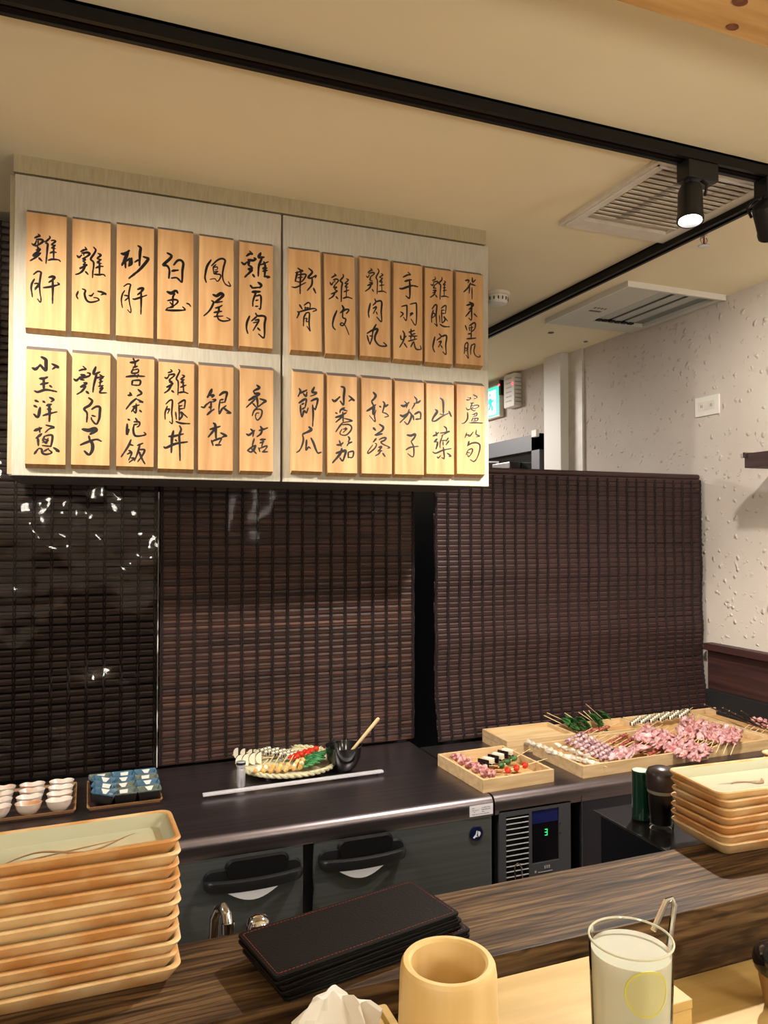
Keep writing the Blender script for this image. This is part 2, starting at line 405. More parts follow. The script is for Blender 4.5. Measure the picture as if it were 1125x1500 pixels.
# rounded top fold of the right blind
obj('top_roll', tube(BM(), [(.002, .010, H+.219-.815), (1.205, .010, H+.219-.815)], .012, 10), mats=M_slat_r, smooth=True, parent=br)
o = obj('seam_strip', bx(.2005, .203, 2.455, 2.458, .815, H+.12), mats=mat('seam_mottle', (84,76,72), .3, c2=(214,210,204), scale=9, lo=.5, hi=.56)); o.parent = bl; o.matrix_parent_inverse = Matrix.Translation(bl.location).inverted()  # thin strip along the blind seam, broken between dark and pale

# ------------------------------------------------------------------ menu cabinet
YC = 2.068
X0, XM, X1 = -.180, .4985, 1.156
ZB, ZT = H+.1365, H+.893
cab = thing('wall_cabinet', 'pale overhead cabinet with two doors covered in wooden menu plaques', 'cabinet', (X0, YC, ZB))
def rel(o, p): o.parent = p; o.matrix_parent_inverse = Matrix.Translation(p.location).inverted(); return o
rel(obj('cabinet_body', bx(X0-.012, X1, YC+.02, 2.44, ZB+.004, ZT), mats=M_cabside), cab)
rel(obj('valance', bx(X0-.004, X1-.004, YC+.004, 2.44, ZT+.003, CZ), mats=M_cabside), cab)
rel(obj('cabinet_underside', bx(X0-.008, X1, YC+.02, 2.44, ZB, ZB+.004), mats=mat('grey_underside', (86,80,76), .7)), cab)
for (a, b, l) in ((X0, XM-.003, 1), (XM+.003, X1, 2)):
    rel(obj('cabinet_door', bx(a, b, YC, YC+.019, ZB, ZT-.004, bev=.0015), mats=M_cab), cab)

PL = [ # x0 x1 top bottom (edges in the photograph on the door plane), text
 (38,97,304,489,'雞肝','top row of left door, first from the left'),(105.5,161.5,314,494,'雞心','top row of left door, second from the left'),
 (170.5,225,322,500,'砂肝','top row of left door, third from the left'),(231,283,329,505,'白玉','top row of left door, fourth from the left'),
 (292,342,339,511,'鳳尾','top row of left door, fifth from the left'),(351,399.5,348,515,'雞首肉','top row of left door, last beside the seam'),
 (425,470,358,520,'軟骨','top row of right door, first beside the seam'),(476,520,365.5,525,'雞皮','top row of right door, second from the seam'),
 (528,571,371,528.5,'雞肉丸','top row of right door, third from the seam'),(577,618.5,378.5,533,'手羽燒','top row of right door, fourth from the seam'),
 (623,662.5,386,537.5,'雞腿肉','top row of right door, fifth from the seam'),(668.5,707.5,392,540,'芥末里肌','top row of right door, last at the right end'),
 (37.5,96.5,503.5,687,'小玉洋蔥','bottom row of left door, first from the left'),(105,161,509,688,'雞白子','bottom row of left door, second from the left'),
 (171,225.5,515,690,'喜茶泡飯','bottom row of left door, third from the left'),(232,284,522,693.5,'雞腿丼','bottom row of left door, fourth from the left'),
 (291,341.5,527,695.5,'銀杏','bottom row of left door, fifth from the left'),(352,400,531.5,696.5,'香菇','bottom row of left door, last beside the seam'),
 (428.5,473,537,696.5,'節瓜','bottom row of right door, first beside the seam'),(480,523,542,699,'小番茄','bottom row of right door, second from the seam'),
 (530.5,574,546,700,'秋葵','bottom row of right door, third from the seam'),(579,621,550.5,701,'茄子','bottom row of right door, fourth from the seam'),
 (625,665,554,700.5,'山藥','bottom row of right door, fifth from the seam'),(669.5,710,555.5,700.5,'蘆筍','bottom row of right door, last at the right end')]
PT = .019; PY = YC-.0012-PT
STROKES = {}
A_, B_, C_, D_ = 11.538, 10.714, 9.375, 9.091
STROKES = {
0: (30,330,A_, ["30:240,215 290,190 330,180 300,150/28:195,310 225,335 250,310 270,260/32:270,240 350,240 380,270 320,320 260,350 235,340/22:300,260 295,320/30:290,360 300,400 275,410/30:265,420 330,400 300,440 230,490 220,520 330,465/32:340,470 280,520 230,560 165,598/32:310,550 335,575 362,605/30:490,185 500,210 450,260 420,285 460,320 455,380 445,500 430,645/26:520,260 560,255 590,275 520,330 590,335/26:590,340 530,385 590,395/24:560,340 565,420/28:500,470 550,450 605,460/28:560,400 560,570/30:470,590 540,575 640,585 675,612",
 "28:220,830 290,780 345,795 340,850 320,1000 330,1150 345,1240 335,1300 285,1245/30:235,910 195,980 180,1060 190,1140 200,1210/28:235,985 290,985 300,1010 240,1085 330,1010/36:480,880 540,865 575,880 545,920 480,965/32:545,900 545,1100 540,1320/32:390,1055 500,1040 650,1000 625,970"]),
1: (100,350,A_, ["30:210,215 270,185 310,180 285,140/30:150,280 180,310 230,270/34:230,240 330,230 360,255 310,300 240,335/20:265,240 260,280/26:250,340 290,350 245,375 290,400 250,430/28:255,440 315,440 190,500 260,480 310,450/32:290,460 240,540 180,585 125,600/28:290,550 335,600/30:430,140 465,190 430,260 380,340 425,390 430,460 415,560 410,655/30:505,245 550,275 490,330 560,350/28:545,360 490,400 560,415/30:465,490 530,465 590,465/30:530,400 525,600/30:440,600 520,605 590,600 625,630",
 "28:168,885 140,960 165,1010/30:240,845 290,870 275,930 300,1020 350,1065 430,1065 515,1035 490,1000 430,990/26:350,955 390,960 430,915/32:500,885 570,900 640,935 600,930 555,945"]),
2: (160,345,A_, ["45:205,305 260,310 340,255/48:320,280 280,370 215,500/34:270,430 275,545/30:280,440 350,390 345,430 330,520/40:330,510 375,470 380,380/42:490,175 530,210 520,300 510,510/28:430,450 480,420 510,410 500,460/42:580,360 640,380 660,400 600,480 500,590 335,722",
 "24:245,860 310,820 360,830 350,880 330,1010 345,1150 365,1240 360,1305 310,1255/24:262,930 225,990 205,1080 212,1160 225,1220/26:255,1010 310,1020 325,1045 265,1100/36:480,910 545,890 575,900 540,950 480,1000/30:540,930 540,1150 535,1330/30:400,1070 440,1075 560,1035 635,1008"]),
3: (220,355,A_, ["42:290,180 355,220 340,270 240,360 225,385 290,400 325,470 320,560 315,605/38:400,380 460,310 520,305 560,360 545,480 540,640 525,670 450,600 360,605/36:365,485 420,475 475,470",
 "48:290,835 360,860 430,815 465,855/30:420,870 385,930 385,1100/30:295,985 380,970 450,975 465,1010 400,1070 340,1090/26:335,1010 385,1085 300,1110 260,1145/34:265,1145 400,1152 540,1148 590,1135 550,1090/26:615,1030 655,1045 685,1085"]),
4: (280,365,A_, ["36:335,185 270,290 240,420 235,490 255,560/30:345,280 440,190 520,160 575,195 550,300 530,430 545,530 590,600 665,625 630,550/24:420,260 375,310 385,420/20:385,310 440,300 440,340 400,350/24:390,380 450,375 400,415 490,430 495,480 445,545 400,500 320,510",
 "48:375,770 430,790 500,750 540,780 470,850 410,890/28:400,905 530,885/32:345,870 380,900 330,1010 270,1080 215,1125/30:410,995 470,980 525,950/32:470,980 465,1050 430,1120/32:385,1070 520,1050/26:385,1140 540,1130/28:450,1120 460,1180 530,1215 610,1210 660,1190 600,1155"]),
5: (340,360,B_, ["34:225,160 280,125 320,130 275,85/34:150,260 190,290 240,250/40:250,220 330,230 370,210 345,190/40:270,220 260,300 310,330/40:320,350 260,370 310,380 200,490/36:325,450 350,490/44:450,115 420,180 500,180/36:470,190 420,320 410,475/26:450,300 570,250/34:500,250 520,330 480,360 550,350/30:480,400 555,385/36:520,340 510,490/32:500,480 590,490 550,505",
 "34:285,620 320,660/40:410,575 460,620 430,660/28:310,665 450,650/44:315,725 440,720/30:380,720 330,860 325,950/30:370,790 450,790 445,985 420,985/24:370,860 410,850/24:365,950 410,950",
 "34:275,1105 235,1200 225,1290 245,1375/34:370,1060 400,1100 480,1100 525,1130 510,1230 500,1440 415,1385/28:390,1110 305,1180/28:360,1170 420,1170 330,1330/20:330,1210 400,1200 370,1260/30:400,1290 440,1330"]),
6: (415,380,A_, ["30:245,145 290,180 325,195 205,225/34:240,210 200,370/28:240,260 370,250 375,290 300,380 200,365/22:245,310 330,300/30:300,200 285,400 285,580/26:145,465 220,470 380,390/34:430,150 490,215 420,300 470,315 555,270 540,310/32:490,320 480,430 405,525/32:510,485 548,570",
 "30:275,765 320,840/26:350,775 420,730 455,760 445,850/24:370,800 370,870/24:385,820 430,815/30:240,880 265,910 230,990/30:260,890 400,850 520,830 560,855 500,880/30:390,900 350,980 340,1125/28:380,910 440,905 435,1050 440,1140 455,1210 400,1130/22:365,1000 400,1000 385,1050 425,1050"]),
7: (470,385,A_, ["28:180,250 240,215 260,215 230,185/28:155,330 180,370 215,320/28:210,290 260,275 295,300 240,370/20:235,290 235,330/28:240,370 220,420 270,410 230,450/26:240,460 275,480 170,530 230,500/28:245,500 200,570 135,612/28:255,570 290,610/30:375,195 380,235 330,300 365,345 350,420 345,655/24:430,270 465,290 405,350 465,345/24:460,350 410,405 460,410/22:435,360 430,590/26:390,490 475,460/28:375,600 450,580 530,605",
 "34:270,810 220,930 200,1030 210,1090 245,1130/34:360,720 385,780 330,845/32:340,840 420,790 475,795 430,860/26:375,800 370,920 420,950 405,1020 370,1060 330,1045 350,1015 395,1040 440,1120 475,1215"]),
8: (515,380,B_, ["24:255,205 300,175 325,170 300,140/22:230,260 255,280 280,240/24:270,220 340,205 355,225 290,280/26:300,280 290,320 325,340/24:280,360 330,370 250,410 330,390/26:310,390 280,450 215,500/24:325,470 345,505/24:410,145 430,190 385,280 405,340 400,540/22:465,220 490,245 440,280 490,295/22:485,300 440,350 490,355/20:470,300 475,500/22:440,410 510,400/24:415,505 500,500 545,525",
 "32:295,690 270,800 265,850 275,910/30:365,620 385,660 450,650 475,690 465,820 470,975 395,905/26:385,670 335,720/26:335,770 390,745 340,850/22:385,820 405,865",
 "30:385,1020 340,1110 320,1230/34:245,1160 330,1110 410,1095 370,1200 370,1270 420,1340 480,1362 550,1355 505,1305/28:245,1190 265,1270 290,1335/24:285,1200 335,1205/26:330,1210 290,1330"]),
9: (570,385,B_, ["28:220,225 290,190 335,185 295,145/32:245,290 300,275 350,265/34:320,260 325,380 320,550 265,520/34:165,400 210,405 350,360 450,375",
 "26:195,685 260,670 280,690 270,900 225,850/26:180,770 220,800 175,850/26:330,650 400,635 430,665 420,970 345,885/30:330,800 370,790 330,830",
 "26:180,1140 190,1200 220,1200/30:215,1070 240,1120 225,1220 165,1325/26:230,1180 270,1150/26:235,1260 280,1330/28:310,1090 400,1060/28:345,1040 345,1120 410,1110/28:310,1150 370,1150 440,1150/26:300,1230 435,1195/24:340,1150 340,1200/24:400,1150 400,1200/26:380,1240 340,1320/26:390,1240 410,1330 440,1360 500,1355 490,1300"]),
10: (610,390,B_, ["22:250,225 300,200 290,165/22:225,280 250,300 275,260/24:265,245 330,240 330,265 275,300/26:285,300 270,340 310,345/24:260,380 310,380 255,420/26:300,400 270,450 215,490/24:300,450 325,490/26:400,175 400,215 355,265 380,300 375,400 370,520/22:435,230 455,250 420,290 460,290/22:420,340 460,335/22:440,260 435,475/24:420,385 470,375/24:390,475 450,470 505,488",
 "26:245,670 290,610 320,620 310,750 315,880 325,940 285,900/28:265,690 240,790 240,880/24:250,730 300,760 250,810/24:390,660 440,620 465,630 455,740/24:395,680 400,890/20:400,690 440,690/20:405,740 450,740/26:410,890 450,840 430,790 490,860/20:360,770 365,820 365,880/28:370,910 430,945 520,950",
 "30:290,1110 265,1220 260,1280 285,1345/30:360,1060 395,1100 450,1085 475,1110 460,1240 465,1380 415,1345/24:390,1110 320,1160/24:350,1190 390,1180 345,1270/22:380,1240 410,1285"]),
11: (655,395,B_, ["28:285,170 340,165 330,205/28:395,125 400,195 445,160/30:370,210 330,280 260,350/28:370,225 445,250/24:355,270 345,370/24:390,280 390,465",
 "30:305,560 410,530/34:350,510 410,550 350,620/28:380,540 385,700 380,790 340,760/24:340,620 400,610/26:370,640 290,735/26:420,690 470,740",
 "26:285,875 310,950/28:350,880 420,835 445,860 430,930 385,975/22:345,900 355,960/20:360,910 410,905/24:385,880 375,1010/26:330,1010 385,1000/28:380,1010 375,1070/28:310,1085 450,1075",
 "24:270,1220 290,1160 325,1155 320,1280 335,1390 300,1340/24:280,1210 268,1320/20:285,1230 320,1240 290,1280/24:385,1175 370,1250 370,1330/24:385,1190 425,1165 435,1190 420,1280 440,1340 480,1370 520,1365 510,1340"]),
12: (30,515,C_, ["38:290,75 345,110 350,170 345,260 270,180/34:165,225 210,240 265,190/30:435,170 520,215 480,215 440,240",
 "34:265,370 320,370 370,350/28:320,370 320,530/30:275,450 380,430/26:400,465 430,490/28:320,460 320,520/30:195,540 240,555 350,525 495,550",
 "28:200,670 245,690/28:185,740 225,765/34:270,770 240,900 185,860/28:310,680 335,700/28:400,630 455,660 420,690/32:360,740 425,725/28:370,790 425,790/26:310,880 370,860 500,828/32:395,730 400,870 395,960",
 "34:190,1085 290,1050/24:260,1040 265,1110/24:350,1010 460,1040 400,1060 340,1110/30:290,1130 215,1190/28:240,1190 245,1290/22:330,1160 300,1230/26:340,1160 410,1145 440,1170 420,1290 400,1300 300,1290/20:310,1200 380,1220 300,1250/20:380,1190 350,1260 300,1200/26:190,1405 240,1340/26:250,1330 290,1340 300,1390 350,1412 430,1390 390,1350/22:320,1370 390,1330/28:455,1320 530,1370 490,1365"]),
13: (95,520,C_, ["24:195,215 245,200 290,195 250,155/28:125,330 160,350 210,300/30:220,270 270,280 240,310 330,290 345,255 310,245/28:260,270 215,330 265,345/26:260,380 300,390 215,440 290,430/26:290,430 230,500 165,540/30:295,500 325,530/32:425,165 395,260 480,235/28:440,250 400,400 385,510/24:410,320 540,295/24:480,270 520,310 470,340/24:470,380 520,360/22:500,310 480,420/22:460,430 530,420/26:480,460 520,450 480,515 570,520",
 "30:330,590 375,630 340,690 265,740 305,800 300,920/30:370,745 430,710 480,720 480,800 470,880 430,950 370,890 365,860/22:370,830 420,845",
 "44:245,1020 330,1035 410,1010 430,1040 350,1085/26:330,1110 345,1180/30:215,1235 300,1200 430,1160 500,1185/38:340,1160 380,1230 375,1310 330,1370 270,1320"]),
14: (160,520,D_, ["22:320,45 335,80/30:280,100 340,95 395,65/22:350,80 340,170/26:320,165 375,150/22:320,180 300,240 380,235 385,190 320,200/28:225,290 330,280 470,285/22:340,260 350,290/22:390,260 370,300/24:310,340 300,400/24:315,340 410,340 400,400 310,400",
 "26:250,535 290,540/24:275,500 300,540/26:385,460 430,510 370,545/26:360,580 290,640 225,720/22:370,590 450,630 400,625/22:310,690 400,665/24:360,650 355,770 320,740/22:345,690 295,755/24:405,735 430,760",
 "24:250,855 275,870/28:240,920 235,1060 265,990/22:350,840 370,880 330,890/24:330,890 400,895 400,940 370,960/22:325,930 380,920/26:330,940 320,1000 340,1070 400,1080 485,1060 465,1030",
 "26:290,1130 250,1220 160,1355/22:270,1190 320,1205/22:260,1270 300,1290/22:240,1320 300,1300 260,1400/22:290,1370 330,1380 265,1430/22:375,1205 450,1175/24:410,1190 380,1300 335,1410/24:400,1260 470,1265 440,1340 380,1420/26:400,1290 430,1370 475,1450"]),
15: (220,530,C_, ["22:245,150 300,130 280,105/24:200,215 230,225 260,190/24:250,180 330,170 320,200 270,240/24:280,230 265,260 300,270/24:265,280 310,300 225,350 300,330/26:290,330 250,390 195,428/26:295,395 325,420/22:390,105 405,130 360,230 385,280 380,455/22:440,180 470,200 420,240 470,245/22:460,250 425,285 465,285/22:450,260 460,420/22:415,350 495,320/24:390,425 460,415 520,435",
 "22:215,580 270,530 305,540 295,700 305,790 300,850 265,820/22:235,610 205,700 205,790/20:220,660 265,650 240,710/24:385,575 455,530 480,540 470,640/22:395,590 400,720 395,800/20:400,610 440,600/20:400,650 460,640/24:400,800 440,740 425,690 510,765/20:350,690 355,740 360,790/26:355,820 430,845 545,850",
 "34:320,950 300,1050 290,1245/30:255,1025 330,1020 455,990/28:405,880 425,930 400,1010 405,1130 410,1355/24:345,1070 365,1090/32:190,1170 220,1180 350,1125 510,1100"]),
16: (280,550,A_, ["46:350,235 325,290 275,370/36:320,340 385,335 350,370/28:360,410 415,410 385,440 320,450/30:170,530 220,540 250,500 330,440/30:340,450 330,580/30:300,540 350,530/34:270,665 330,610 390,570/40:480,335 540,290 590,285 605,310 570,450/32:500,410 545,405/26:490,410 470,550 470,650/24:500,460 570,450/32:480,650 520,570 590,510/34:540,540 600,590 670,635 600,635",
 "44:380,805 410,850 420,1060/36:320,910 400,890 490,860/36:390,920 290,1040/34:500,970 595,1020 560,1030 520,1045/30:345,1095 370,1185/34:360,1110 440,1080 510,1065 470,1150/34:410,1175 505,1175"]),
17: (340,550,A_, ["40:420,165 460,210 370,260 380,300/44:380,310 460,310 420,350/44:400,350 280,420/30:390,400 240,540/38:410,340 430,450 430,530/28:350,470 410,540/34:470,395 570,430 530,460 440,530/28:430,540 370,600 340,680/26:390,580 460,570 505,600 490,690 430,755 395,700 410,640 455,635",
 "36:245,990 290,1005 380,930/32:315,905 360,960 350,1030/34:480,860 520,910 600,885/30:455,930 560,905/34:510,930 480,990 420,1035/28:375,1070 350,1150 340,1220/28:260,1265 350,1200 400,1180/30:260,1270 330,1290 400,1180 380,1260/30:330,1240 410,1320/34:475,1085 565,1080/28:530,1090 500,1200/28:470,1140 540,1120/26:450,1220 470,1290/26:470,1230 590,1190 560,1250 520,1280/30:510,1290 600,1290"]),
18: (415,550,A_, ["34:270,220 290,270 250,355/34:290,300 400,245/34:340,310 385,350 400,280/40:525,200 490,280 565,290 520,330/20:520,330 455,350/38:265,465 330,420 370,400 390,420 370,530/30:310,490 350,470/30:320,570 370,540/32:290,500 295,620 310,700/34:320,700 350,600 390,630 420,550/38:470,430 540,400 580,400 570,480 540,580/26:500,540 540,580/34:495,500 505,650 495,860",
 "44:435,870 475,915 420,950 330,990/30:325,1000 340,1090 310,1200 270,1270 225,1300/34:395,1090 380,1260/30:385,1265 430,1210 460,1235/38:470,1060 510,1140 550,1250 585,1310 640,1298"]),
19: (470,555,B_, ["38:320,120 370,150 360,280 355,405 305,350/36:180,325 220,350 300,280/30:440,265 525,340 480,325 440,350",
 "34:370,455 310,490 300,530/26:345,480 415,505/26:230,530 260,545/34:230,605 310,580 400,530/30:345,520 350,680/28:330,600 235,680/24:370,620 490,655 440,670 340,690/28:340,690 290,750 235,830/26:340,720 430,715 480,750 470,810 400,880 330,880 300,850 330,790/22:350,790 410,780 350,840/20:390,760 380,820",
 "32:250,1035 310,1035 350,1000/26:290,965 320,1060/32:430,905 450,940 430,990/28:490,990 440,1010 410,1050/40:330,1095 300,1180 185,1315/40:240,1165 330,1140 390,1130 370,1220 340,1285 300,1240/30:430,1150 430,1240/28:430,1150 510,1140 495,1230 430,1230"]),
20: (520,560,A_, ["42:310,170 350,220 330,270 280,320/34:285,330 310,390/38:200,485 260,450 350,380/56:320,390 305,540/26:355,470 330,560 340,665 245,560/32:415,405 440,420/34:475,325 500,360 490,420 465,510/40:500,410 560,380/24:470,510 530,530 565,570 500,590",
 "42:310,770 350,810/38:415,710 480,760 450,820 370,870/42:340,890 460,870/34:360,950 310,1010/26:340,1030 365,1050 330,1120 230,1200 220,1170 300,1060/30:410,970 470,940 525,940 500,980 440,1010 480,1050 590,1100 550,1115/34:400,1100 450,1090 390,1170/28:390,1150 460,1160/28:440,1150 400,1210 345,1240/32:470,1200 510,1255"]),
21: (570,560,A_, ["42:205,390 260,400 335,340/26:260,320 310,370 290,430/34:430,240 465,290 460,350/34:530,310 490,340 420,360/26:440,360 385,450/44:190,555 250,570 350,500/32:340,460 300,560 185,680/36:350,500 380,560 350,650 310,710 260,665/32:405,555 415,635/38:430,540 510,500 535,540 530,610/32:450,625 540,615",
 "42:305,890 370,900 440,875 430,930 380,990/30:370,1000 410,1080 420,1180 410,1250 380,1255 315,1205/30:285,1140 360,1100 500,1080"]),
22: (610,565,A_, ["42:405,205 450,260 455,470/26:400,475 470,490/46:325,400 350,440 290,530 265,590/32:270,600 330,590 430,520 550,460/38:550,430 590,520",
 "32:280,850 330,830 375,790/28:330,780 345,850/30:465,685 505,720 510,780/26:400,800 480,790 560,770 450,830/26:440,830 430,880/36:350,900 300,950/36:360,950 350,1010 330,1070/24:300,940 370,960/28:430,880 400,960 400,1050/24:430,930 500,920/26:450,950 450,1010/28:540,880 500,940/28:550,930 500,1000/30:275,1120 330,1140 450,1090 590,1060/34:455,1040 470,1220 430,1215/26:350,1200 370,1220 410,1180/32:520,1140 585,1190 550,1195"]),
23: (655,565,A_, ["26:325,235 370,240/24:350,195 400,210 360,245/26:440,150 505,190 460,220/24:390,290 450,290/26:430,280 400,370 440,420 480,415/24:320,370 350,405 440,360/24:400,340 500,325 535,345 480,380 430,385/32:345,450 345,550 300,620 250,635/24:420,490 500,460 490,510 420,520/24:450,490 480,500/24:440,540 410,600/24:430,560 520,550 500,590 430,595/22:470,540 470,600/28:375,625 480,625 600,632",
 "26:330,800 300,880/24:310,840 370,830 360,860/24:380,860 440,780/26:495,745 490,820 550,850 490,865/34:370,940 350,1010/30:340,1015 420,970 500,965 550,1000 550,1080 510,1210 455,1280 390,1250/26:350,1100 320,1170/26:350,1090 410,1065 430,1090 400,1160 360,1200 345,1160/20:350,1130 390,1135"]),
}

def plaque(i, x0, x1, y0, y1, text, where):
    yf_ = PY
    tl, tr_, bl_, br_ = ay(x0, y0-(0), yf_), ay(x1, y0, yf_), ay(x0, y1, yf_), ay(x1, y1, yf_)
    cx = (tl.x+tr_.x+bl_.x+br_.x)/4
    ztop = (ay((x0+x1)/2, y0+3.2, yf_)).z; zbot = ay((x0+x1)/2, y1-1.5, yf_).z
    w = (tr_.x-tl.x+br_.x-bl_.x)/2; h = ztop-zbot
    tilt = {6: .018, 7: .016, 8: .006, 18: -.012, 19: .006}.get(i, 0)
    root = thing('menu_plaque', 'wooden menu plaque brushed with %s, %s' % (text, where), 'plaque', (cx, YC-.0012, (ztop+zbot)/2), (0, -tilt, 0), 'wooden menu plaques on the cabinet')
    bm = BM(); hw, hh = w/2, h/2; c = .0115
    # profile in (y, z) with bevelled top and bottom
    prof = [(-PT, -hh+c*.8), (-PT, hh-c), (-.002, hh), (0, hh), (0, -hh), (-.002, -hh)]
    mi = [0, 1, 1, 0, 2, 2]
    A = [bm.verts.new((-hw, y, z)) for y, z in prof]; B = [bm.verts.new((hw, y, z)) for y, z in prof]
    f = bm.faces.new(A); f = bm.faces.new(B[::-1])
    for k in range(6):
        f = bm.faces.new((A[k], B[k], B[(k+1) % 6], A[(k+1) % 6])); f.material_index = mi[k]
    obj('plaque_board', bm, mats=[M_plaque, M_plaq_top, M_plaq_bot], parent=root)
    return root
PLQ = [plaque(i, *p) for i, p in enumerate(PL)]
def catmull(P, n=6):
    if len(P) < 3: return [P[0].lerp(P[-1], t/n) for t in range(n+1)]
    Q = [P[0]*2-P[1]]+P+[P[-1]*2-P[-2]]; out = []
    for i in range(1, len(Q)-2):
        for k in range(n):
            t = k/n; a, b, c, d = Q[i-1], Q[i], Q[i+1], Q[i+2]
            out.append(.5*((2*b)+(c-a)*t+(2*a-5*b+4*c-d)*t*t+(3*b-a-3*c+d)*t*t*t)*1.0)
    return out+[P[-1]]
def brush_character(root, ox, oy, s, spec):
    Ri = root.rotation_euler.to_matrix().inverted(); bm = BM()
    for st in spec.split('/'):
        w, pts = st.split(':'); w = float(w)/s
        P = []
        for q in pts.split():
            x, y = q.split(','); p = ay(ox+float(x)/s, oy+float(y)/s, PY); p = Ri @ (p-root.location); P.append(Vector((p.x, p.z)))
        ww = w*PY/1107*.93*1.55; L = catmull(P)
        n = len(L); tot = sum((L[i+1]-L[i]).length for i in range(n-1)); acc = 0; ring = []
        for i in range(n):
            t_ = (L[min(i+1, n-1)]-L[max(i-1, 0)]); t_ = t_.normalized() if t_.length > 1e-9 else Vector((1, 0)); nn = Vector((-t_.y, t_.x))
            u = acc/max(tot, 1e-6)
            f = .62+.38*math.sin(math.pi*min(1, u*1.25)**.8) if u < .8 else .62+.38*math.sin(math.pi*.8365)*(1-(u-.8)/.2*1.3)
            f = max(.34, f); r = ww/2*f
            if i == 0: ring.append((L[i]-t_*r*.8, nn, r*.35))
            ring.append((L[i], nn, r))
            if i == n-1: ring.append((L[i]+t_*r*.8, nn, r*.3))
            if i < n-1: acc += (L[i+1]-L[i]).length
        rings = []
        for c, nn, r in ring:
            a, b = c+nn*r, c-nn*r; m = c
            rings.append([(a.x, -PT+.0001, a.y), (m.x, -PT-.0005, m.y), (b.x, -PT+.0001, b.y)])
        loft(bm, rings, cap0=False, cap1=False, closed=False)
    me = bpy.data.meshes.new('ink'); bm.to_mesh(me); bm.free(); me.materials.append(M_ink)
    for p in me.polygons: p.use_smooth = True
    return me
for i, (ox, oy, s, chars) in STROKES.items():
    for spec, ch in zip(chars, PL[i][5-1] if False else PL[i][4]):
        o = obj('brushed_character', brush_character(PLQ[i], ox, oy, s, spec), PLQ[i]); o['label'] = 'black ink character '+ch

# ------------------------------------------------------------------ track lights
def rail(name, label, x0, x1, y0, y1):
    t = thing(name, label, 'track rail', (x0, y0, CZ)); 
    bm = BM()
    if x1-x0 > y1-y0:
        box(bm, x0, x1, y0, y0+.011, CZ-.03, CZ); box(bm, x0, x1, y1-.011, y1, CZ-.03, CZ); box(bm, x0, x1, y0, y1, CZ-.006, CZ)
        b2 = box(bx(x0, x1, y0+.011, y0+.014, CZ-.024, CZ-.02), x0, x1, y1-.014, y1-.011, CZ-.024, CZ-.02)
    else:
        box(bm, x0, x0+.011, y0, y1, CZ-.03, CZ); box(bm, x1-.011, x1, y0, y1, CZ-.03, CZ); box(bm, x0, x1, y0, y1, CZ-.006, CZ)
        b2 = box(bx(x0+.011, x0+.014, y0, y1, CZ-.024, CZ-.02), x1-.014, x1-.011, y0, y1, CZ-.024, CZ-.02)
    rel(obj('rail_body', bm, mats=M_black), t); rel(obj('conductor', b2, mats=mat('copper_dark', (60,40,30), .4, .6)), t)
rail('lighting_track', 'long black lighting track crossing the ceiling in front of the cabinet', -1.6, XR, 1.426, 1.470)
rail('lighting_track', 'black lighting track running away between the two ceiling vents', 1.70+.02, 1.70+.058, 1.49, 4.2)

def track_lamp(label, x, aim, power, spot, blend=.6, cat='lamp'):
    aim = Vector(aim)
    t = thing('track_spotlight', label, cat, (x, 1.449, CZ-.03), group='black track spotlights')
    obj('adaptor', bx(-.045, .05, -.021, .021, -.045, 0, bev=.003), mats=M_blackp, parent=t)
    obj('stem', tube(BM(), [(-.03, 0, -.045), (-.03, 0, -.075)], .008, 10), mats=M_blackp, smooth=True, parent=t)
    hp = Vector((-.022, 0, -.105)); d = (aim-(t.location+hp)).normalized()
    q = (-d).to_track_quat('Z', 'Y')
    hd = obj('lamp_head', lathe([(.012,.055),(.024,.05),(.029,.035),(.030,-.03),(.032,-.034),(.032,-.045),(.028,-.045),(.026,-.036),(.001,-.034)], 28), mats=M_blackp, smooth=35, parent=t, loc=hp, rot=q.to_euler())
    obj('lens', lathe([(.0255,-.0352),(.0255,-.0372),(.012,-.040),(.001,-.041)], 24), mats=M_lens, smooth=True, parent=hd)
    bm = tube(BM(), [(-.034,0,.02),(-.038,0,.05),(-.02,0,.068),(0,0,.07)], .004, 6); obj('bracket', bm, mats=M_blackp, smooth=True, parent=hd)
    p = t.location+hp+d*.055
    light('track_lamp_beam', 'SPOT', p, power, (1, .92, .82), .022, aim=p+d, spot=spot, blend=blend)
    return t
track_lamp('black track spotlight, lit, hanging before the mould-stained ceiling vent', 1.40, (1.18, 1.25, 1.0), 100, 150, .5)
track_lamp('black track spotlight cut off by the right edge, turned to the stucco wall', 1.655, (2.37, 1.85, 1.75), 30, 110, .8)
track_lamp('black track spotlight beyond the left edge, turned to the left plaques', -.55, (.42, 2.07, 1.62), 76, 80, 1.0)
track_lamp('black track spotlight out of sight to the left over the cups', -1.15, (-.2, 2.3, 1.0), 50, 105, .8)

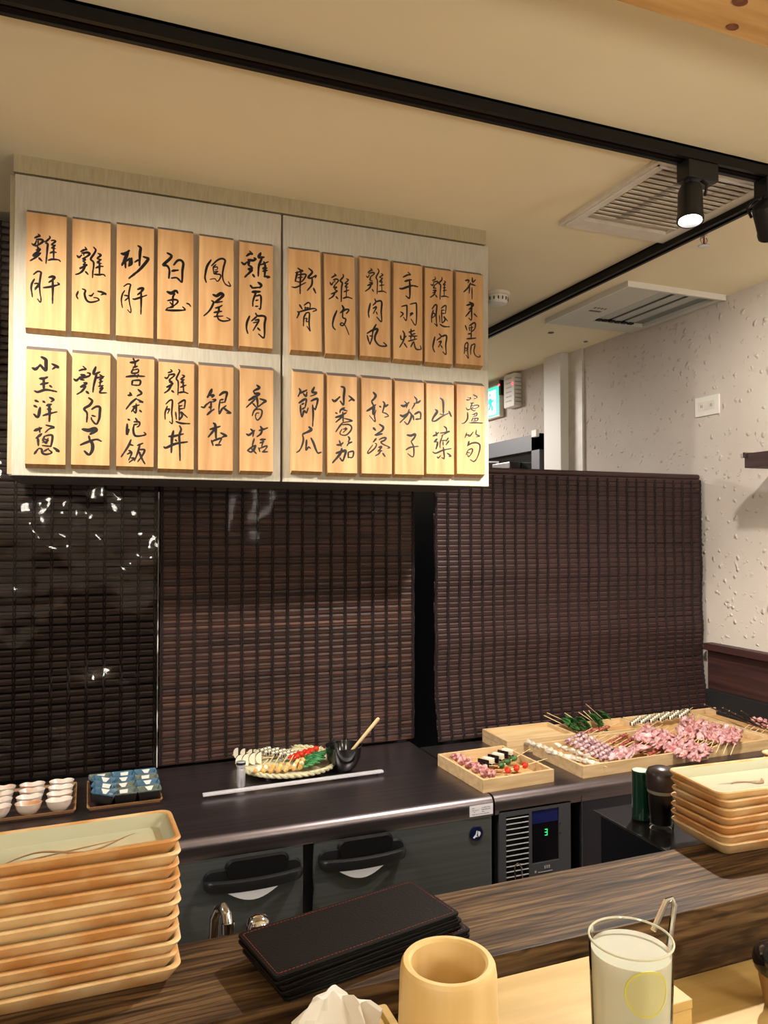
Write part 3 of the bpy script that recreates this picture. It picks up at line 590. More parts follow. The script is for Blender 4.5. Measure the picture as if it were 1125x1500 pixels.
# ------------------------------------------------------------------ ceiling fittings
def vent1():
    x0, x1, y0, y1 = 1.325, 1.755, 1.50, 1.93
    t = thing('ceiling_vent', 'square white ceiling vent with mould-stained louvre blades', 'vent', (x0, y0, CZ))
    z0, z1 = CZ-.012, CZ
    fr = BM()
    for a in ((x0, x1, y0, y0+.028), (x0, x1, y1-.06, y1), (x0, x0+.04, y0+.028, y1-.06), (x1-.075, x1, y0+.028, y1-.06)): box(fr, *a, z0, z1)
    rel(obj('vent_frame', fr, mats=M_offwhite), t)
    inn = BM()
    for a in ((x0+.012, x1-.012, y0+.012, y0+.017), (x0+.012, x0+.017, y0+.012, y1-.012)): box(inn, *a, z0-.003, z0)
    rel(obj('frame_bead', inn, mats=M_white), t)
    rel(obj('duct', bx(x0+.04, x1-.075, y0+.028, y1-.06, CZ-.001, CZ), mats=mat('duct_grey', (176,168,150), .8)), t)
    mm = mat('mould_stained_white', (206,198,182), .55, c2=(62,58,52), scale=16, lo=.58, hi=.72)
    ybs = [y0+.045+k*.0235 for k in range(13)]
    me = mesh_of(bx(0, x1-x0-.118, -.008, .010, -.0015, .0015), mm)
    for y in ybs: rel(obj('louvre', me, loc=(x0+.042, y, CZ-.011), rot=(R(14), 0, 0)), t)
vent1()
def vent2():
    x0, x1, y0, y1 = 1.885, 2.36, 2.30, 2.85
    t = thing('ceiling_air_conditioner', 'grey ceiling air conditioner panel with deep recess against the stucco wall', 'vent', (x0, y0, CZ))
    fr = BM(); z0, z1 = CZ-.018, CZ
    for a in ((x0, x1, y0, y0+.02), (x0, x1, y1-.02, y1), (x0, x0+.17, y0+.02, y1-.02), (x1-.03, x1, y0+.02, y1-.02), (x0+.17, x1-.03, y1-.10, y1-.02)): box(fr, *a, z0, z1, bev=0)
    g = mat('ac_grey', (196,196,186), .5)
    rel(obj('panel', fr, mats=g), t)
    rel(obj('panel_rim', box(bx(x0-.006, x1, y0-.006, y0, CZ-.022, CZ), x0-.006, x0, y0, y1, CZ-.022, CZ), mats=M_white), t)
    rel(obj('recess', bx(x0+.17, x1-.03, y0+.02, y1-.10, CZ-.002, CZ-.001), mats=mat('ac_recess', (120,124,118), .6)), t)
    for k in range(3):
        x = x0+.19+.07*k
        rel(obj('vane', bx(x, x+.05, y0+.03, y1-.11, CZ-.010, CZ-.006), mats=mat('ac_vane', (170,174,168), .5)), t)
    for k in range(6):
        x = x0+.185+.034*k
        rel(obj('vane_tooth', bx(x, x+.024, y1-.125, y1-.105, CZ-.016, CZ-.006), mats=M_black), t)
    rel(obj('logo_strip', bx(x0+.06, x0+.115, y0+.31, y0+.325, CZ-.0195, CZ-.018), mats=mat('grey_print', (90,86,88), .6)), t)
    for k in range(4): rel(obj('indicator', bx(x0+.055+.017*k, x0+.062+.017*k, y0+.27, y0+.285, CZ-.0193, CZ-.018), mats=MATS['grey_print']), t)
vent2()
p = az(728, 437, CZ-.02)
t = thing('smoke_detector', 'round white smoke detector on the ceiling beside the cabinet', 'smoke detector', (p.x, p.y, CZ))
obj('detector_base', lathe([(.05,0),(.05,-.012),(.044,-.014)], 32), mats=M_offwhite, smooth=35, parent=t)
obj('detector_body', lathe([(.042,-.014),(.044,-.03),(.036,-.044),(.02,-.048)], 32), mats=M_white, smooth=35, parent=t)
sl = mesh_of(bx(.040, .0450, -.002, .002, -.034, -.022), M_black)
for k in range(16): obj('vent_slot', sl, t, rot=(0, 0, k*math.pi/8))
p = az(1031, 336, CZ)
t = thing('fire_sprinkler', 'chrome fire sprinkler head on the ceiling beyond the second track', 'sprinkler', (p.x, p.y, CZ))
obj('escutcheon', lathe([(.028,0),(.026,-.005),(.012,-.008)], 24), mats=M_chrome, smooth=35, parent=t)
obj('sprinkler_body', lathe([(.01,-.006),(.01,-.024),(.006,-.028)], 16), mats=M_chrome, smooth=35, parent=t)
for s in (-1, 1): obj('yoke_arm', tube(BM(), [(s*.008,0,-.022),(s*.014,0,-.035),(s*.004,0,-.05)], .0022, 6), mats=M_chrome, smooth=True, parent=t)
obj('glass_bulb', tube(BM(), [(0,0,-.026),(0,0,-.048)], .003, 8), mats=mat('bulb_red', (150,40,40), .2), smooth=True, parent=t)
obj('deflector', lathe([(.004,-.050),(.018,-.052),(.018,-.0535),(.004,-.054)], 16), mats=M_chrome, smooth=35, parent=t)
for (px, py, r) in ((807,487,.014), (858,500,.010)):
    p = az(px, py, CZ); o = obj('ceiling_plug', lathe([(r,0),(r,-.003),(r*.8,-.004)], 20), mats=mat('plug_dark', (92,84,78), .6), loc=(p.x, p.y, CZ))
    tag(o, 'small dark round plug in the ceiling %s' % ('left of the air conditioner corner' if px == 807 else 'near the boxed column, the fainter one'), 'plug')

# exit sign and emergency light on the right wall beyond the partition
c0 = ax(727, 580, XR-.03)
t = thing('exit_sign', 'glowing green running-man exit sign, half hidden by the cabinet', 'exit sign', (XR-.02, 4.02, H+.80), (0, 0, R(-90)))
obj('sign_case', bx(-.28, -.02, -.015, .015, -.10, .10, bev=.003), mats=M_offwhite, parent=t, loc=(0,0,0))
fc = obj('sign_face', bx(-.275, -.025, -.0175, -.0155, -.09, .09), mats=mat('exit_green', (40,190,160), .4, emit=(60,215,185), es=1.0), parent=t)
wl = mat('exit_white', (230,255,250), .4, emit=(225,255,250), es=1.4)
obj('doorway_symbol', bx(-.17, -.06, -.0190, -.0177, -.08, .07), mats=wl, parent=fc)
bm = BM(); MX = Matrix()
tube(bm, [(-.125,-.021,.02),(-.118,-.021,-.015)], .011, 8); blob(bm, (-.128,-.021,.045), (.011,.003,.011), 1, 0)
for pth_ in ([(-.12,-.021,.02),(-.10,-.021,.0),(-.088,-.021,.01)], [(-.125,-.021,.018),(-.145,-.021,.008),(-.142,-.021,-.008)], [(-.118,-.021,-.015),(-.10,-.021,-.03),(-.10,-.021,-.055)], [(-.12,-.021,-.015),(-.132,-.021,-.038),(-.15,-.021,-.045)]):
    tube(bm, pth_, .006, 6)
obj('running_figure', bm, mats=MATS['exit_green'], parent=fc)
obj('sign_bracket', bx(-.02, 0, -.02, .02, .03, .12), mats=M_black, parent=t)
led = mat('red_led', (255,40,40), .4, emit=(255,40,50), es=8)
obj('led', lathe([(.006,0),(.006,.004),(.002,.006)], 10), mats=led, parent=t, loc=(-.01,-.022,.09), rot=(R(90),0,0))
t = thing('emergency_light', 'white emergency light box with a red lamp on the wall right of the exit sign', 'emergency light', (XR, 3.95, H+.84)); t.scale = (.7, .6, .9); t.location.y = 3.90
obj('light_case', bx(-.075, 0, -.10, .10, -.12, .10, bev=.008), mats=M_white, parent=t)
hole = mesh_of(bx(-.0765, -.0745, -.004, .004, -.004, .004), mat('hole_grey', (150,146,142), .6))
for i in range(5):
    for j in range(6): obj('grille_hole', hole, t, loc=(0, -.02+.022*i-.02, -.08+.03*j))
bmh = mesh_of(bx(-.004, .004, -.0015, .0015, -.004, .004), MATS['hole_grey'])
for i in range(5):
    for j in range(7): obj('grille_hole', bmh, t, loc=(-.012-.012*i, -.1005, -.09+.026*j))
obj('led', lathe([(.008,0),(.008,.004),(.003,.007)], 10), mats=led, parent=t, loc=(-.0755,-.07,.03), rot=(0,R(-90),0))

# switch plate and shelf on the right wall
a, b = ax(1020, 595, XR), ax(1055, 592, XR)
t = thing('wall_outlet', 'white outlet plate on the stucco wall above the blind', 'outlet', (XR, (a.y+b.y)/2, H+.513))
hw = abs(a.y-b.y)/2
obj('plate', bx(-.008, 0, -hw, hw, -.04, .04, bev=.002), mats=M_white, parent=t)
obj('socket_insert', bx(-.0095, -.008, -hw*.7, hw*.7, -.018, .018), mats=M_offwhite, parent=t)
for s in (-.4, .4): obj('socket_slot', box(bx(-.0102, -.0095, hw*s-.004, hw*s-.002, -.006, .006), -.0102, -.0095, hw*s+.003, hw*s+.005, -.006, .006), mats=mat('slot_grey', (96,92,90), .6), parent=t)
t = thing('wall_shelf', 'dark wooden shelf board on the stucco wall at the right edge', 'shelf', (XR, 2.0, H+.24))
obj('shelf_board', bx(-.20, 0, -.9, .035, -.018, .034, bev=.002), mats=M_darkwood, parent=t)
obj('edge_tape', bx(-.204, -.15, .030, .039, .018, .038, bev=.001), mats=M_steel, parent=t)

# ------------------------------------------------------------------ refrigerators and worktops
ZW = .81; YW = 1.865
def worktop(name, label, x0, x1, y1, m):
    bm = BM(); prof = []
    r = .022
    for i in range(7):
        a = math.pi/2*i/6; prof.append((YW+r-r*math.cos(a)*1, ZW-r+r*math.sin(a)))
    prof = [(YW+.002, ZW-.052), (YW, ZW-.048)]+prof+[(y1, ZW), (y1, ZW-.03), (YW+.03, ZW-.03), (YW+.03, ZW-.052)]
    loft(bm, [[(x, y, z) for y, z in prof] for x in (x0, x0+.002, x1-.002, x1)])
    return bm
fr = thing('undercounter_refrigerator', 'steel undercounter refrigerator with two doors, round skewer platter on its top', 'refrigerator', (.3, YW, 0))
XS = 1.056
rel(obj('worktop', worktop('w', '', -1.25, XS-.003, 2.455, 0), mats=M_steel_d, smooth=30), fr)
rel(obj('refrigerator_body', bx(-1.25, XS-.006, YW+.04, 2.44, .1, ZW-.052), mats=M_blackp), fr)
ZD = H-.790
def door(x0, x1):
    d = rel(obj('door', bx(x0, x1, YW+.002, YW+.038, .12, ZD, bev=.004), mats=M_door), fr)
    return d
def handle(d, xa, xb, z):
    # curved dark grip bar, recessed cup above it and cup plate below, its silver reflection put into the colour
    w = xb-xa; cx = (xa+xb)/2
    g = lambda n_, bm, m, s=True: rel(obj(n_, bm, mats=m, smooth=40), d)
    bm = BM(); rings = []
    for i in range(25):
        u = -1+2*i/24; x = cx+u*w/2; e = (1-abs(u)**6)
        y = YW-.006-.034*(1-u*u)**.5*.9-.004; hz = .019*(.75+.25*e); 
        if i in (0, 24): hz *= .7
        rings.append([(x, y-.009, z-hz*.6), (x, y-.011, z), (x, y-.009, z+hz*.6), (x, y-.002, z+hz*.8), (x, y+.008, z+hz*.6), (x, y+.010, z), (x, y+.008, z-hz*.7), (x, y-.002, z-hz*.8)])
    loft(bm, rings); o = obj('handle', bm, mats=M_blackp, smooth=50); o.parent = d
    # flange
    bm = BM(); loft(bm, [[(cx+x, YW+.0015, z+.006+y) for x, y, _ in rr(w*.5, .024, .02, 0)], [(cx+x, YW-.008, z+.006+y) for x, y, _ in rr(w*.49, .021, .018, 0)]])
    # recess hood
    b2 = BM(); loft(b2, [[(cx+x+.01, YW-.002, z+.026+y) for x, y, _ in rr(w*.33, .024, .02, 0)], [(cx+x+.01, YW-.012, z+.026+y) for x, y, _ in rr(w*.31, .021, .018, 0)]])
    for nm, b_, m in (('handle_flange', bm, M_blackp), ('recess_cup', b2, M_black)):
        o = obj(nm, b_, mats=m, smooth=30); o.parent = d
    bm = BM(); pts = [(cx-w*.33+.66*w*i/14, z-.018-.036*math.sin(math.pi*i/14)) for i in range(15)]
    prism(bm, [(cx+w*.33, z-.012), (cx-w*.33, z-.012)]+pts[1:-1], YW-.006, YW+.0015)
    o = obj('cup_plate', bm, mats=MATS.get('cup_silver') or mat('cup_silver', (228,228,230), .45, .1)); o['label'] = 'half-round plate below the handle, silver reflection put into its colour'; o.parent = d
d0 = door(-.40, .0); d1 = door(.013, .510); d2 = door(.537, XS-.006)
handle(d1, .262, .503, H-.848); handle(d2, .548, .782, H-.842)
rel(obj('door_gasket', bx(.512, .535, YW+.012, YW+.036, .12, ZD), mats=M_black), fr)
# round badge with a white figure
c = ay(698, 1221, YW)
def parented(o, d): o.parent = d; return o
bm = lathe([(.0215,0),(.0215,.003),(.019,.004)], 28)
o = parented(obj('badge', bm, mats=mat('navy_enamel', (16,24,52), .2, coat=.5)), d2); 
for v in o.data.vertices: v.co = Vector((c.x+v.co.x, YW+.002-v.co.z, c.z+v.co.y))
o['label'] = 'round navy badge with a white emblem'
bm = BM()
for poly in ([(-.012,-.009),(-.004,-.002),(-.001,.007),(.001,.009),(.0005,.0),(-.001,-.004),(.003,-.009),(-.003,-.008),(-.008,-.012)], [(.003,-.003),(.006,-.009),(.011,-.003),(.011,.003),(.007,.006),(.003,.006)]):
    prism(bm, [(c.x+x, c.z+z) for x, z in poly], YW-.0028, YW-.0020)
o = parented(obj('badge_emblem', bm, mats=mat('badge_white', (214,222,232), .4)), d2)
# price label
a = ay(688, 1174, YW-.001); b = ay(722, 1188, YW-.001)
o = rel(obj('paper_label', bx(a.x, b.x, YW-.0015, YW-.0003, H-.786, H-.757), mats=mat('label_paper', (226,224,232), .5)), fr)
bm = BM()
rnd = random.Random(5)
for r_ in range(4):
    x = a.x+.007
    while x < b.x-.012:
        w_ = rnd.uniform(.003, .010)
        if rnd.random() < .75: box(bm, x, min(x+w_, b.x-.006), YW-.0020, YW-.0016, H-.765-.0055*r_, H-.7635-.0055*r_)
        x += w_+.002
rel(obj('label_print', bm, mats=mat('faint_print', (140,136,146), .6)), fr)

fr2 = thing('undercounter_refrigerator', 'black refrigerator with louvred compressor panel and green digit display, under the meat boxes', 'refrigerator', (1.1, YW, 0))
rel(obj('worktop', worktop('w', '', XS+.003, XR-.005, 2.375, 0), mats=M_steel_d, smooth=30), fr2)
rel(obj('refrigerator_body', bx(XS+.006, XR-.005, YW+.05, 2.37, .1, ZW-.052), mats=M_black), fr2)
pn = mat('compressor_panel', (58,60,66), .5)
XP0, XP1 = 1.072, 1.308
pb = BM(); zt, zb = H-.783, .12
gx0, gx1 = 1.094, 1.168; ux0, ux1 = 1.178, 1.268; gz1 = H-.802; gz0 = H-1.06; uz1, uz0 = H-.797, H-.946
for a_ in ((XP0, gx0, zb, zt), (gx1, ux0, zb, zt), (ux1, XP1, zb, zt), (gx0, gx1, gz1, zt), (gx0, gx1, zb, gz0), (ux0, ux1, uz1, zt), (ux0, ux1, zb, uz0)):
    box(pb, a_[0], a_[1], YW, YW+.03, a_[2], a_[3])
rel(obj('compressor_panel', pb, mats=pn), fr2)
me = mesh_of(bx(0, gx1-gx0, -.002, .010, -.0013, .0013), mat('louvre_light', (150,150,152), .4))
n = 17
for k in range(n): rel(obj('louvre', me, loc=(gx0, YW+.003, gz1-.008-k*.0147), rot=(R(-22), 0, 0)), fr2)
rel(obj('grille_back', bx(gx0, gx1, YW+.028, YW+.032, gz0, gz1), mats=M_dark), fr2)
ds = rel(obj('display_panel', bx(ux0, ux1, YW+.004, YW+.03, uz0, uz1), mats=mat('display_gloss', (6,8,18), .12, spec=.8)), fr2)
o = parented(obj('display_reflection', bx(ux0+.002, ux1-.002, YW+.0025, YW+.004, uz1-.038, uz1-.002), mats=mat('blue_reflection', (14,26,84), .25, spec=.7)), ds)  # blue reflection on the display, put in as a coloured strip
dg = mat('green_digit', (40,200,110), .4, emit=(40,200,110), es=1.2)
bm = BM(); c = ay(800, 1219, YW+.003)
for (x0_, x1_, z0_, z1_) in ((-.004,.004,.0075,.009),(-.004,.004,-.0008,.0008),(-.004,.004,-.009,-.0075),(.003,.0045,.0005,.009),(.003,.0045,-.009,-.0005)):
    box(bm, c.x+x0_, c.x+x1_, YW+.0025, YW+.0038, c.z+z0_, c.z+z1_)
o = parented(obj('display_digit', bm, mats=dg), ds); o['label'] = 'green digit 3'
bm = BM()
for k in range(3): box(bm, 1.218+.007*k, 1.222+.007*k, YW-.0012, YW-.0002, uz0-.018, uz0-.010)
box(bm, 1.186, 1.191, YW-.0012, YW-.0002, uz0-.026, uz0-.020); box(bm, 1.197, 1.245, YW-.0012, YW-.0002, uz0-.027, uz0-.0255)
rel(obj('panel_print', bm, mats=mat('panel_print', (150,150,154), .5)), fr2)
for z in (-.048, -.075): rel(obj('button', bx(ux1+.001, ux1+.005, YW-.002, YW, uz1+z, uz1+z+.004), mats=M_chrome), fr2)
d3 = rel(obj('door', bx(1.345, 1.85, YW+.002, YW+.04, .12, H-.775, bev=.004), mats=mat('dark_door', (40,40,48), .4, .3)), fr2)
d4 = rel(obj('door', bx(1.87, 2.34, YW+.002, YW+.04, .12, H-.775, bev=.004), mats=MATS['dark_door']), fr2)
parented(obj('door_edge', bx(1.345, 1.3475, YW-.001, YW+.002, .12, H-.776), mats=M_steel), d3)
parented(obj('door_edge', bx(1.345, 1.85, YW-.001, YW+.002, H-.778, H-.776), mats=M_steel), d3)

# ------------------------------------------------------------------ bar, counter
ZBAR, ZC = 1.10, 1.01
BF, BB = .713, .857
t = thing('bar_ledge', 'walnut bar ledge carrying the plate stacks and the black folders', 'counter', (.5, BF, 0))
rel(obj('ledge_top', bx(-1.3, XR-.3, BF, BB, ZBAR-.036, ZBAR, bev=.0012), mats=M_walnut), t)
rel(obj('ledge_panel', bx(-1.3, XR-.3, BF+.02, BB-.02, .1, ZBAR-.036), mats=M_walnut), t)
t = thing('dining_counter', 'pale ash dining counter below the walnut ledge', 'counter', (.5, .4, 0))
rel(obj('counter_top', bx(-1.3, XR-.3, .20, BF+.019, ZC-.04, ZC, bev=.001), mats=M_counter), t)
rel(obj('counter_base', bx(-1.3, XR-.3, .62, .68, 0, ZC-.04), mats=M_walnut), t)

# stack of long plates on the left
def rrplate(hx, hy, h, rad, seed, brush=True):
    rings = [rr(hx-.012, hy-.012, rad*.6, 0), rr(hx-.010, hy-.010, rad*.7, .0015), rr(hx-.001, hy-.001, rad, h-.004), rr(hx, hy, rad, h-.002), rr(hx-.001, hy-.001, rad, h-.0002), rr(hx-.0035, hy-.0035, rad*.9, h), rr(hx-.006, hy-.006, rad*.8, h-.0015), rr(hx-.014, hy-.014, rad*.6, .0055), rr(hx-.02, hy-.02, rad*.5, .0045)]
    rnd = random.Random(seed); ph = [rnd.uniform(0, 6) for _ in range(4)]
    rings = [[(x+.0006*math.sin(40*y+ph[0]), y+.0006*math.sin(33*x+ph[1]), z+(.0009*math.sin(28*x+ph[2])*math.sin(20*y+ph[3]) if z > .004 else 0)) for x, y, z in r] for r in rings]
    # long edges need extra points for the wobble
    return loft(BM(), rings, mis=[0,0,0,0,0,0,1,1,1])
def plate(name, label, cx, cy, z, hx, hy, h, rad, group, rot, seed, brush):
    t = thing(name, label, 'plate', (cx, cy, z), (0, 0, rot), group)
    obj('plate_body', rrplate(hx, hy, h, rad, seed), mats=[M_cer, M_cream], smooth=35, parent=t)
    if brush:
        bm = BM()
        for pts, w in brush:
            for k in range(len(pts)-1): pass
            tube(bm, [(x, y, .0052) for x, y in pts], [w*(.3+.7*math.sin(math.pi*(k+.5)/len(pts))) for k in range(len(pts))], 6)
        for v in bm.verts: v.co.z = .0052+(v.co.z-.0052)*.12
        obj('brush_mark', bm, mats=M_brush, smooth=True, parent=t)
    return t
N = 11; pitch = .0124
for k in range(N):
    top = k == N-1
    rnd = random.Random(k)
    hx, hy = .19, .044
    cx = .088-hx+(.0 if top else rnd.uniform(-.001, .0025)); cy = .7845-.002+hy*1+(-.001 if top else rnd.uniform(-.0015, .0015))-.002
    br_ = [([(.03+.008*i, .012*math.sin(i*.5)-.006+.0012*i) for i in range(16)], .0022), ([(.02+.007*i, -.012+.0015*i) for i in range(18)], .0014), ([(-.01+.003*i, .012-.002*i) for i in range(5)], .002)] if top else None
    lab = ('long cream-glazed plate with brown brush stroke, topmost of the left stack' if top else 'long tan ceramic plate in the left stack, number %d from the bottom' % (k+1) if k else 'long tan ceramic plate lying directly on the bar, lowest of the left stack')
    if 0 < k < N-1: lab = 'long tan ceramic plate, %s plate up from the ledge in the left stack' % ['','second','third','fourth','fifth','sixth','seventh','eighth','ninth','tenth'][k]
    plate('serving_plate', lab, cx, cy, ZBAR+.0003+k*pitch, hx, hy, .0185, .012, 'long plates stacked on the left', R(.8 if top else rnd.uniform(-.5, .5)), k, br_)
N = 7; pitch = .0118
for k in range(N):
    top = k == N-1; rnd = random.Random(30+k)
    hx, hy = .11, .058
    cx = .812+hx+.002+(.0 if top else rnd.uniform(0, .004)) - (.001 if top else 0); cy = .7985+hy+(0 if top else rnd.uniform(-.001, .003))
    br_ = [([(-.035+.006*i, .004+.004*math.sin(i*.7)) for i in range(8)], .0022), ([(-.005+.005*i, -.002-.004*i+.001*i*i) for i in range(7)], .0028), ([(-.055+.008*i, .008-.0006*i) for i in range(10)], .001)] if top else None
    lab = 'square cream-glazed plate with brown brush mark, topmost of the right stack' if top else 'square tan plate, %s in the right stack' % ['lowest', 'second from the bottom', 'third from the bottom', 'middle one', 'third from the top', 'just under the top plate'][k]
    plate('serving_plate', lab, cx, cy, ZBAR+.0003+k*pitch, hx, hy, .0185, .014, 'square plates stacked on the right', R(-4 if top else rnd.uniform(-3, -1)), 50+k, br_)

# black metal stand behind the bar with green tin and jar
ZS = H-.4675
t = thing('metal_stand', 'low black steel stand behind the bar under the green tin and the jar', 'stand', (.8, .9, 0))
rel(obj('stand_top', bx(.790, 1.5, .875, 1.062, ZS-.004, ZS, bev=.001), mats=mat('black_steel_sheet', (60,60,66), .25, .7)), t)
rel(obj('stand_body', bx(.800, 1.49, .905, 1.055, 0, ZS-.004), mats=mat('navy_black_steel', (22,26,38), .4, .3)), t)
rel(obj('stand_edge', box(bx(.7890, .7902, .8745, 1.062, ZS-.003, ZS+.0006), .789, 1.5, .8735, .8750, ZS-.003, ZS+.0006), mats=M_steel), t)
p = az(930, 1197, ZS)
t = thing('tea_tin', 'tall dark green cylindrical tin with a pale rim', 'tin', (p.x+.001, p.y-.014, ZS))
gm = mat('green_enamel', (8,54,40), .22, coat=.6)
rt_ = .0142; hg = .079
obj('tin_body', lathe([(rt_,.004),(rt_,hg),(rt_*.93,hg+.001),(rt_*.88,hg-.004),(.001,hg-.004)], 32), mats=gm, smooth=35, parent=t)
obj('tin_base', lathe([(rt_*1.03,0),(rt_*1.05,.002),(rt_*1.0,.004)], 32), mats=M_glass, smooth=35, parent=t)
obj('tin_rim', lathe([(rt_*.93,hg+.0008),(rt_*.92,hg+.0014),(rt_*.80,hg+.0014),(rt_*.80,hg+.0002)], 32), mats=mat('pale_green', (196,226,206), .3), smooth=35, parent=t)
p = az(962, 1210, ZS)
t = thing('seasoning_jar', 'glass jar of dark seasoning with a domed brown lid', 'jar', (p.x, p.y-.010, ZS))
rj = .0215
obj('jar_glass', lathe([(rj*.7,0),(rj*.86,.001),(rj*.9,.008),(rj*.84,.016),(rj*.95,.03),(rj,.05),(rj*.96,.062),(rj*.9,.066)], 32, cap1=False), mats=M_glass, smooth=60, parent=t)
obj('jar_contents', lathe([(.001,.0075),(rj*.72,.0085),(rj*.78,.03),(rj*.84,.048),(rj*.84,.056),(.001,.056)], 32), mats=mat('dark_sauce', (8,6,8), .3), smooth=40, parent=t)
obj('jar_lid', lathe([(rj*.98,.063),(rj*1.05,.064),(rj*1.08,.074),(rj*1.05,.085),(rj*.9,.092),(rj*.5,.096),(.001,.097)], 32), mats=mat('brown_lid', (50,40,40), .3), smooth=50, parent=t)
o = obj('jar_print', bx(-.006, .006, -.0006, 0, -.010, .010), mats=mat('gold_print', (150,140,120), .5), parent=t, loc=(rj*.55, -rj*.80, .045), rot=(0,0,R(32)))
bm = BM()
for k in range(4): box(bm, -.004, .003-(k % 2)*.002, -.0011, -.0007, .007-.005*k, .0085-.005*k)
o.data = mesh_of(bm, MATS['gold_print'])
obj('jar_neck_label', lathe([(rj*.97,.057),(rj*.97,.062)], 32, cap0=False, cap1=False), mats=mat('gold_band', (130,124,110), .4), smooth=True, parent=t)
# second stack of plates on the stand at the right edge
q = az(1108, 1100, H-.40)
for k in range(5):
    plate('serving_plate', 'square tan plate on the black stand at the right edge, %s of five' % ['lowest', 'second', 'middle', 'fourth', 'topmost'][k], q.x+.102+.001*(k%2), .985, ZS+.0003+k*.0125, .10, .055, .0185, .014, 'plates stacked on the black stand', 0, 80+k, None)

# black folders
def folder(label, cx, cy, z, rot, grp='black menu folders'):
    t = thing('menu_folder', label, 'folder', (cx, cy, z), (0, 0, rot), grp)
    hx, hy, h = .112, .047, .0088
    for zz in (0, .0056):
        bm = loft(BM(), [rr(hx-.0008, hy-.0008, .004, zz), rr(hx, hy, .005, zz+.0008), rr(hx, hy, .005, zz+.0024), rr(hx-.0008, hy-.0008, .004, zz+.0032)])
        obj('folder_cover', bm, mats=M_leather, smooth=35, parent=t)
    obj('folder_filler', loft(BM(), [rr(hx-.003, hy-.003, .004, .0032), rr(hx-.003, hy-.003, .004, .0056)]), mats=M_edge, parent=t)
    bm = BM(); rp = rr(hx-.0045, hy-.0045, .003, .0089)
    L_ = rp+[rp[0]]
    for a_, b_ in zip(L_[:-1], L_[1:]):
        a_, b_ = Vector(a_), Vector(b_); d = (b_-a_).length; n_ = max(1, int(d/.0042))
        for i in range(n_):
            p0 = a_.lerp(b_, i/n_); p1 = a_.lerp(b_, (i+.62)/n_)
            tube(bm, [p0, p1], .00035, 4)
    obj('red_stitching', bm, mats=M_red, parent=t, kind='stuff')
    return t
cc = [az(x, y, ZBAR+.027) for x, y in ((360,1372), (612,1293), (670,1338), (385,1417))]
cx = sum(c.x for c in cc)/4; cy = sum(c.y for c in cc)/4
ang = math.atan2(cc[1].y-cc[0].y, cc[1].x-cc[0].x)
folder('black stitched leather folder, lowest, pushed to the right under two others', cx+.012, cy-.002, ZBAR+.0003, ang-R(1.5))
folder('black stitched leather folder, middle of the pile of three', cx+.004, cy-.001, ZBAR+.0092, ang+R(1))
folder('black leather folder with red stitching, topmost of the pile', cx, cy, ZBAR+.0181, ang)

# bamboo cup
t = thing('bamboo_cup', 'thick-walled round bamboo cup on the dining counter', 'cup', (.283, .578, ZC))
hr = 1.55-.359-ZC
obj('cup_body', lathe([(.041,0),(.0435,.004),(.0435,.03),(.0425,.11),(.0405,hr-.010),(.0395,hr-.003),(.0375,hr),(.0335,hr),(.0312,hr-.002),(.0305,hr-.01),(.0315,.02),(.002,.012)], 64, mis=[0,0,0,0,0,1,1,1,0,0,0,0]), mats=[M_bamboo, M_bambcut], smooth=35, parent=t)
# chopstick box
t = thing('chopstick_box', 'long pale wooden box behind the glass against the walnut ledge', 'box', (.34, .6, ZC))
obj('box_body', bx(0, .2225, 0, .100, 0, .0645, bev=.0008), mats=M_lightwood, parent=t)
obj('box_lid', bx(-.0006, .2231, -.0006, .1006, .0652, .0742, bev=.001), mats=M_lightwood, parent=t)
# wooden tissue box with a tissue standing out of it
c = ay(565, 1470, .665)
zt_ = c.z; hb_ = zt_-ZC
t = thing('tissue_box', 'pale wooden tissue box with ridged lid left of the bamboo cup', 'box', (c.x-.115, c.y-.075, ZC))
obj('box_body', bx(-.112, .112, -.072, .072, 0, hb_-.008, bev=.001), mats=M_lightwood, parent=t)
obj('box_lid', loft(BM(), [rr(.114,.074,.003,hb_-.0075), rr(.115,.075,.003,hb_-.006), rr(.115,.075,.003,hb_), rr(.108,.068,.003,hb_), rr(.106,.066,.003,hb_-.003)]), mats=M_lightwood, smooth=25, parent=t)
obj('lid_ridge', loft(BM(), [rr(.096,.056,.003,hb_-.0028), rr(.095,.055,.003,hb_-.0004), rr(.090,.050,.003,hb_-.0004), rr(.089,.049,.003,hb_-.0028)], cap0=False, cap1=False), mats=M_lightwood, parent=t)
p = ay(492, 1480, .63)
t = tag(obj('folded_tissue', BM(), mats=M_tissue, loc=(p.x, .622, zt_-.0025)), 'crumpled white tissue standing out of the wooden box', 'tissue')
bm = BM(); rnd = random.Random(4); rings = []
NN = 40; top_ = ay(488, 1456, .622).z-zt_+.003
for j, (f_, rx, ry) in enumerate([(0,.030,.014),(.25,.036,.020),(.5,.036,.019),(.72,.027,.014),(.9,.019,.009),(1,.009,.004)]):
    ring = []
    for i in range(NN):
        a_ = 2*math.pi*i/NN; f = 1+.13*math.sin(5*a_+j*.9)+.10*math.sin(9*a_-j*1.3)+rnd.uniform(-.03,.03)
        ring.append((rx*f*math.cos(a_)-.004*j*.4, ry*f*math.sin(a_), top_*f_*(1+.06*math.sin(2*a_+j))+.003*math.sin(3*a_+j)*(j > 0)))
    rings.append(ring)
loft(bm, rings); t.data = mesh_of(bm, M_tissue, 20)

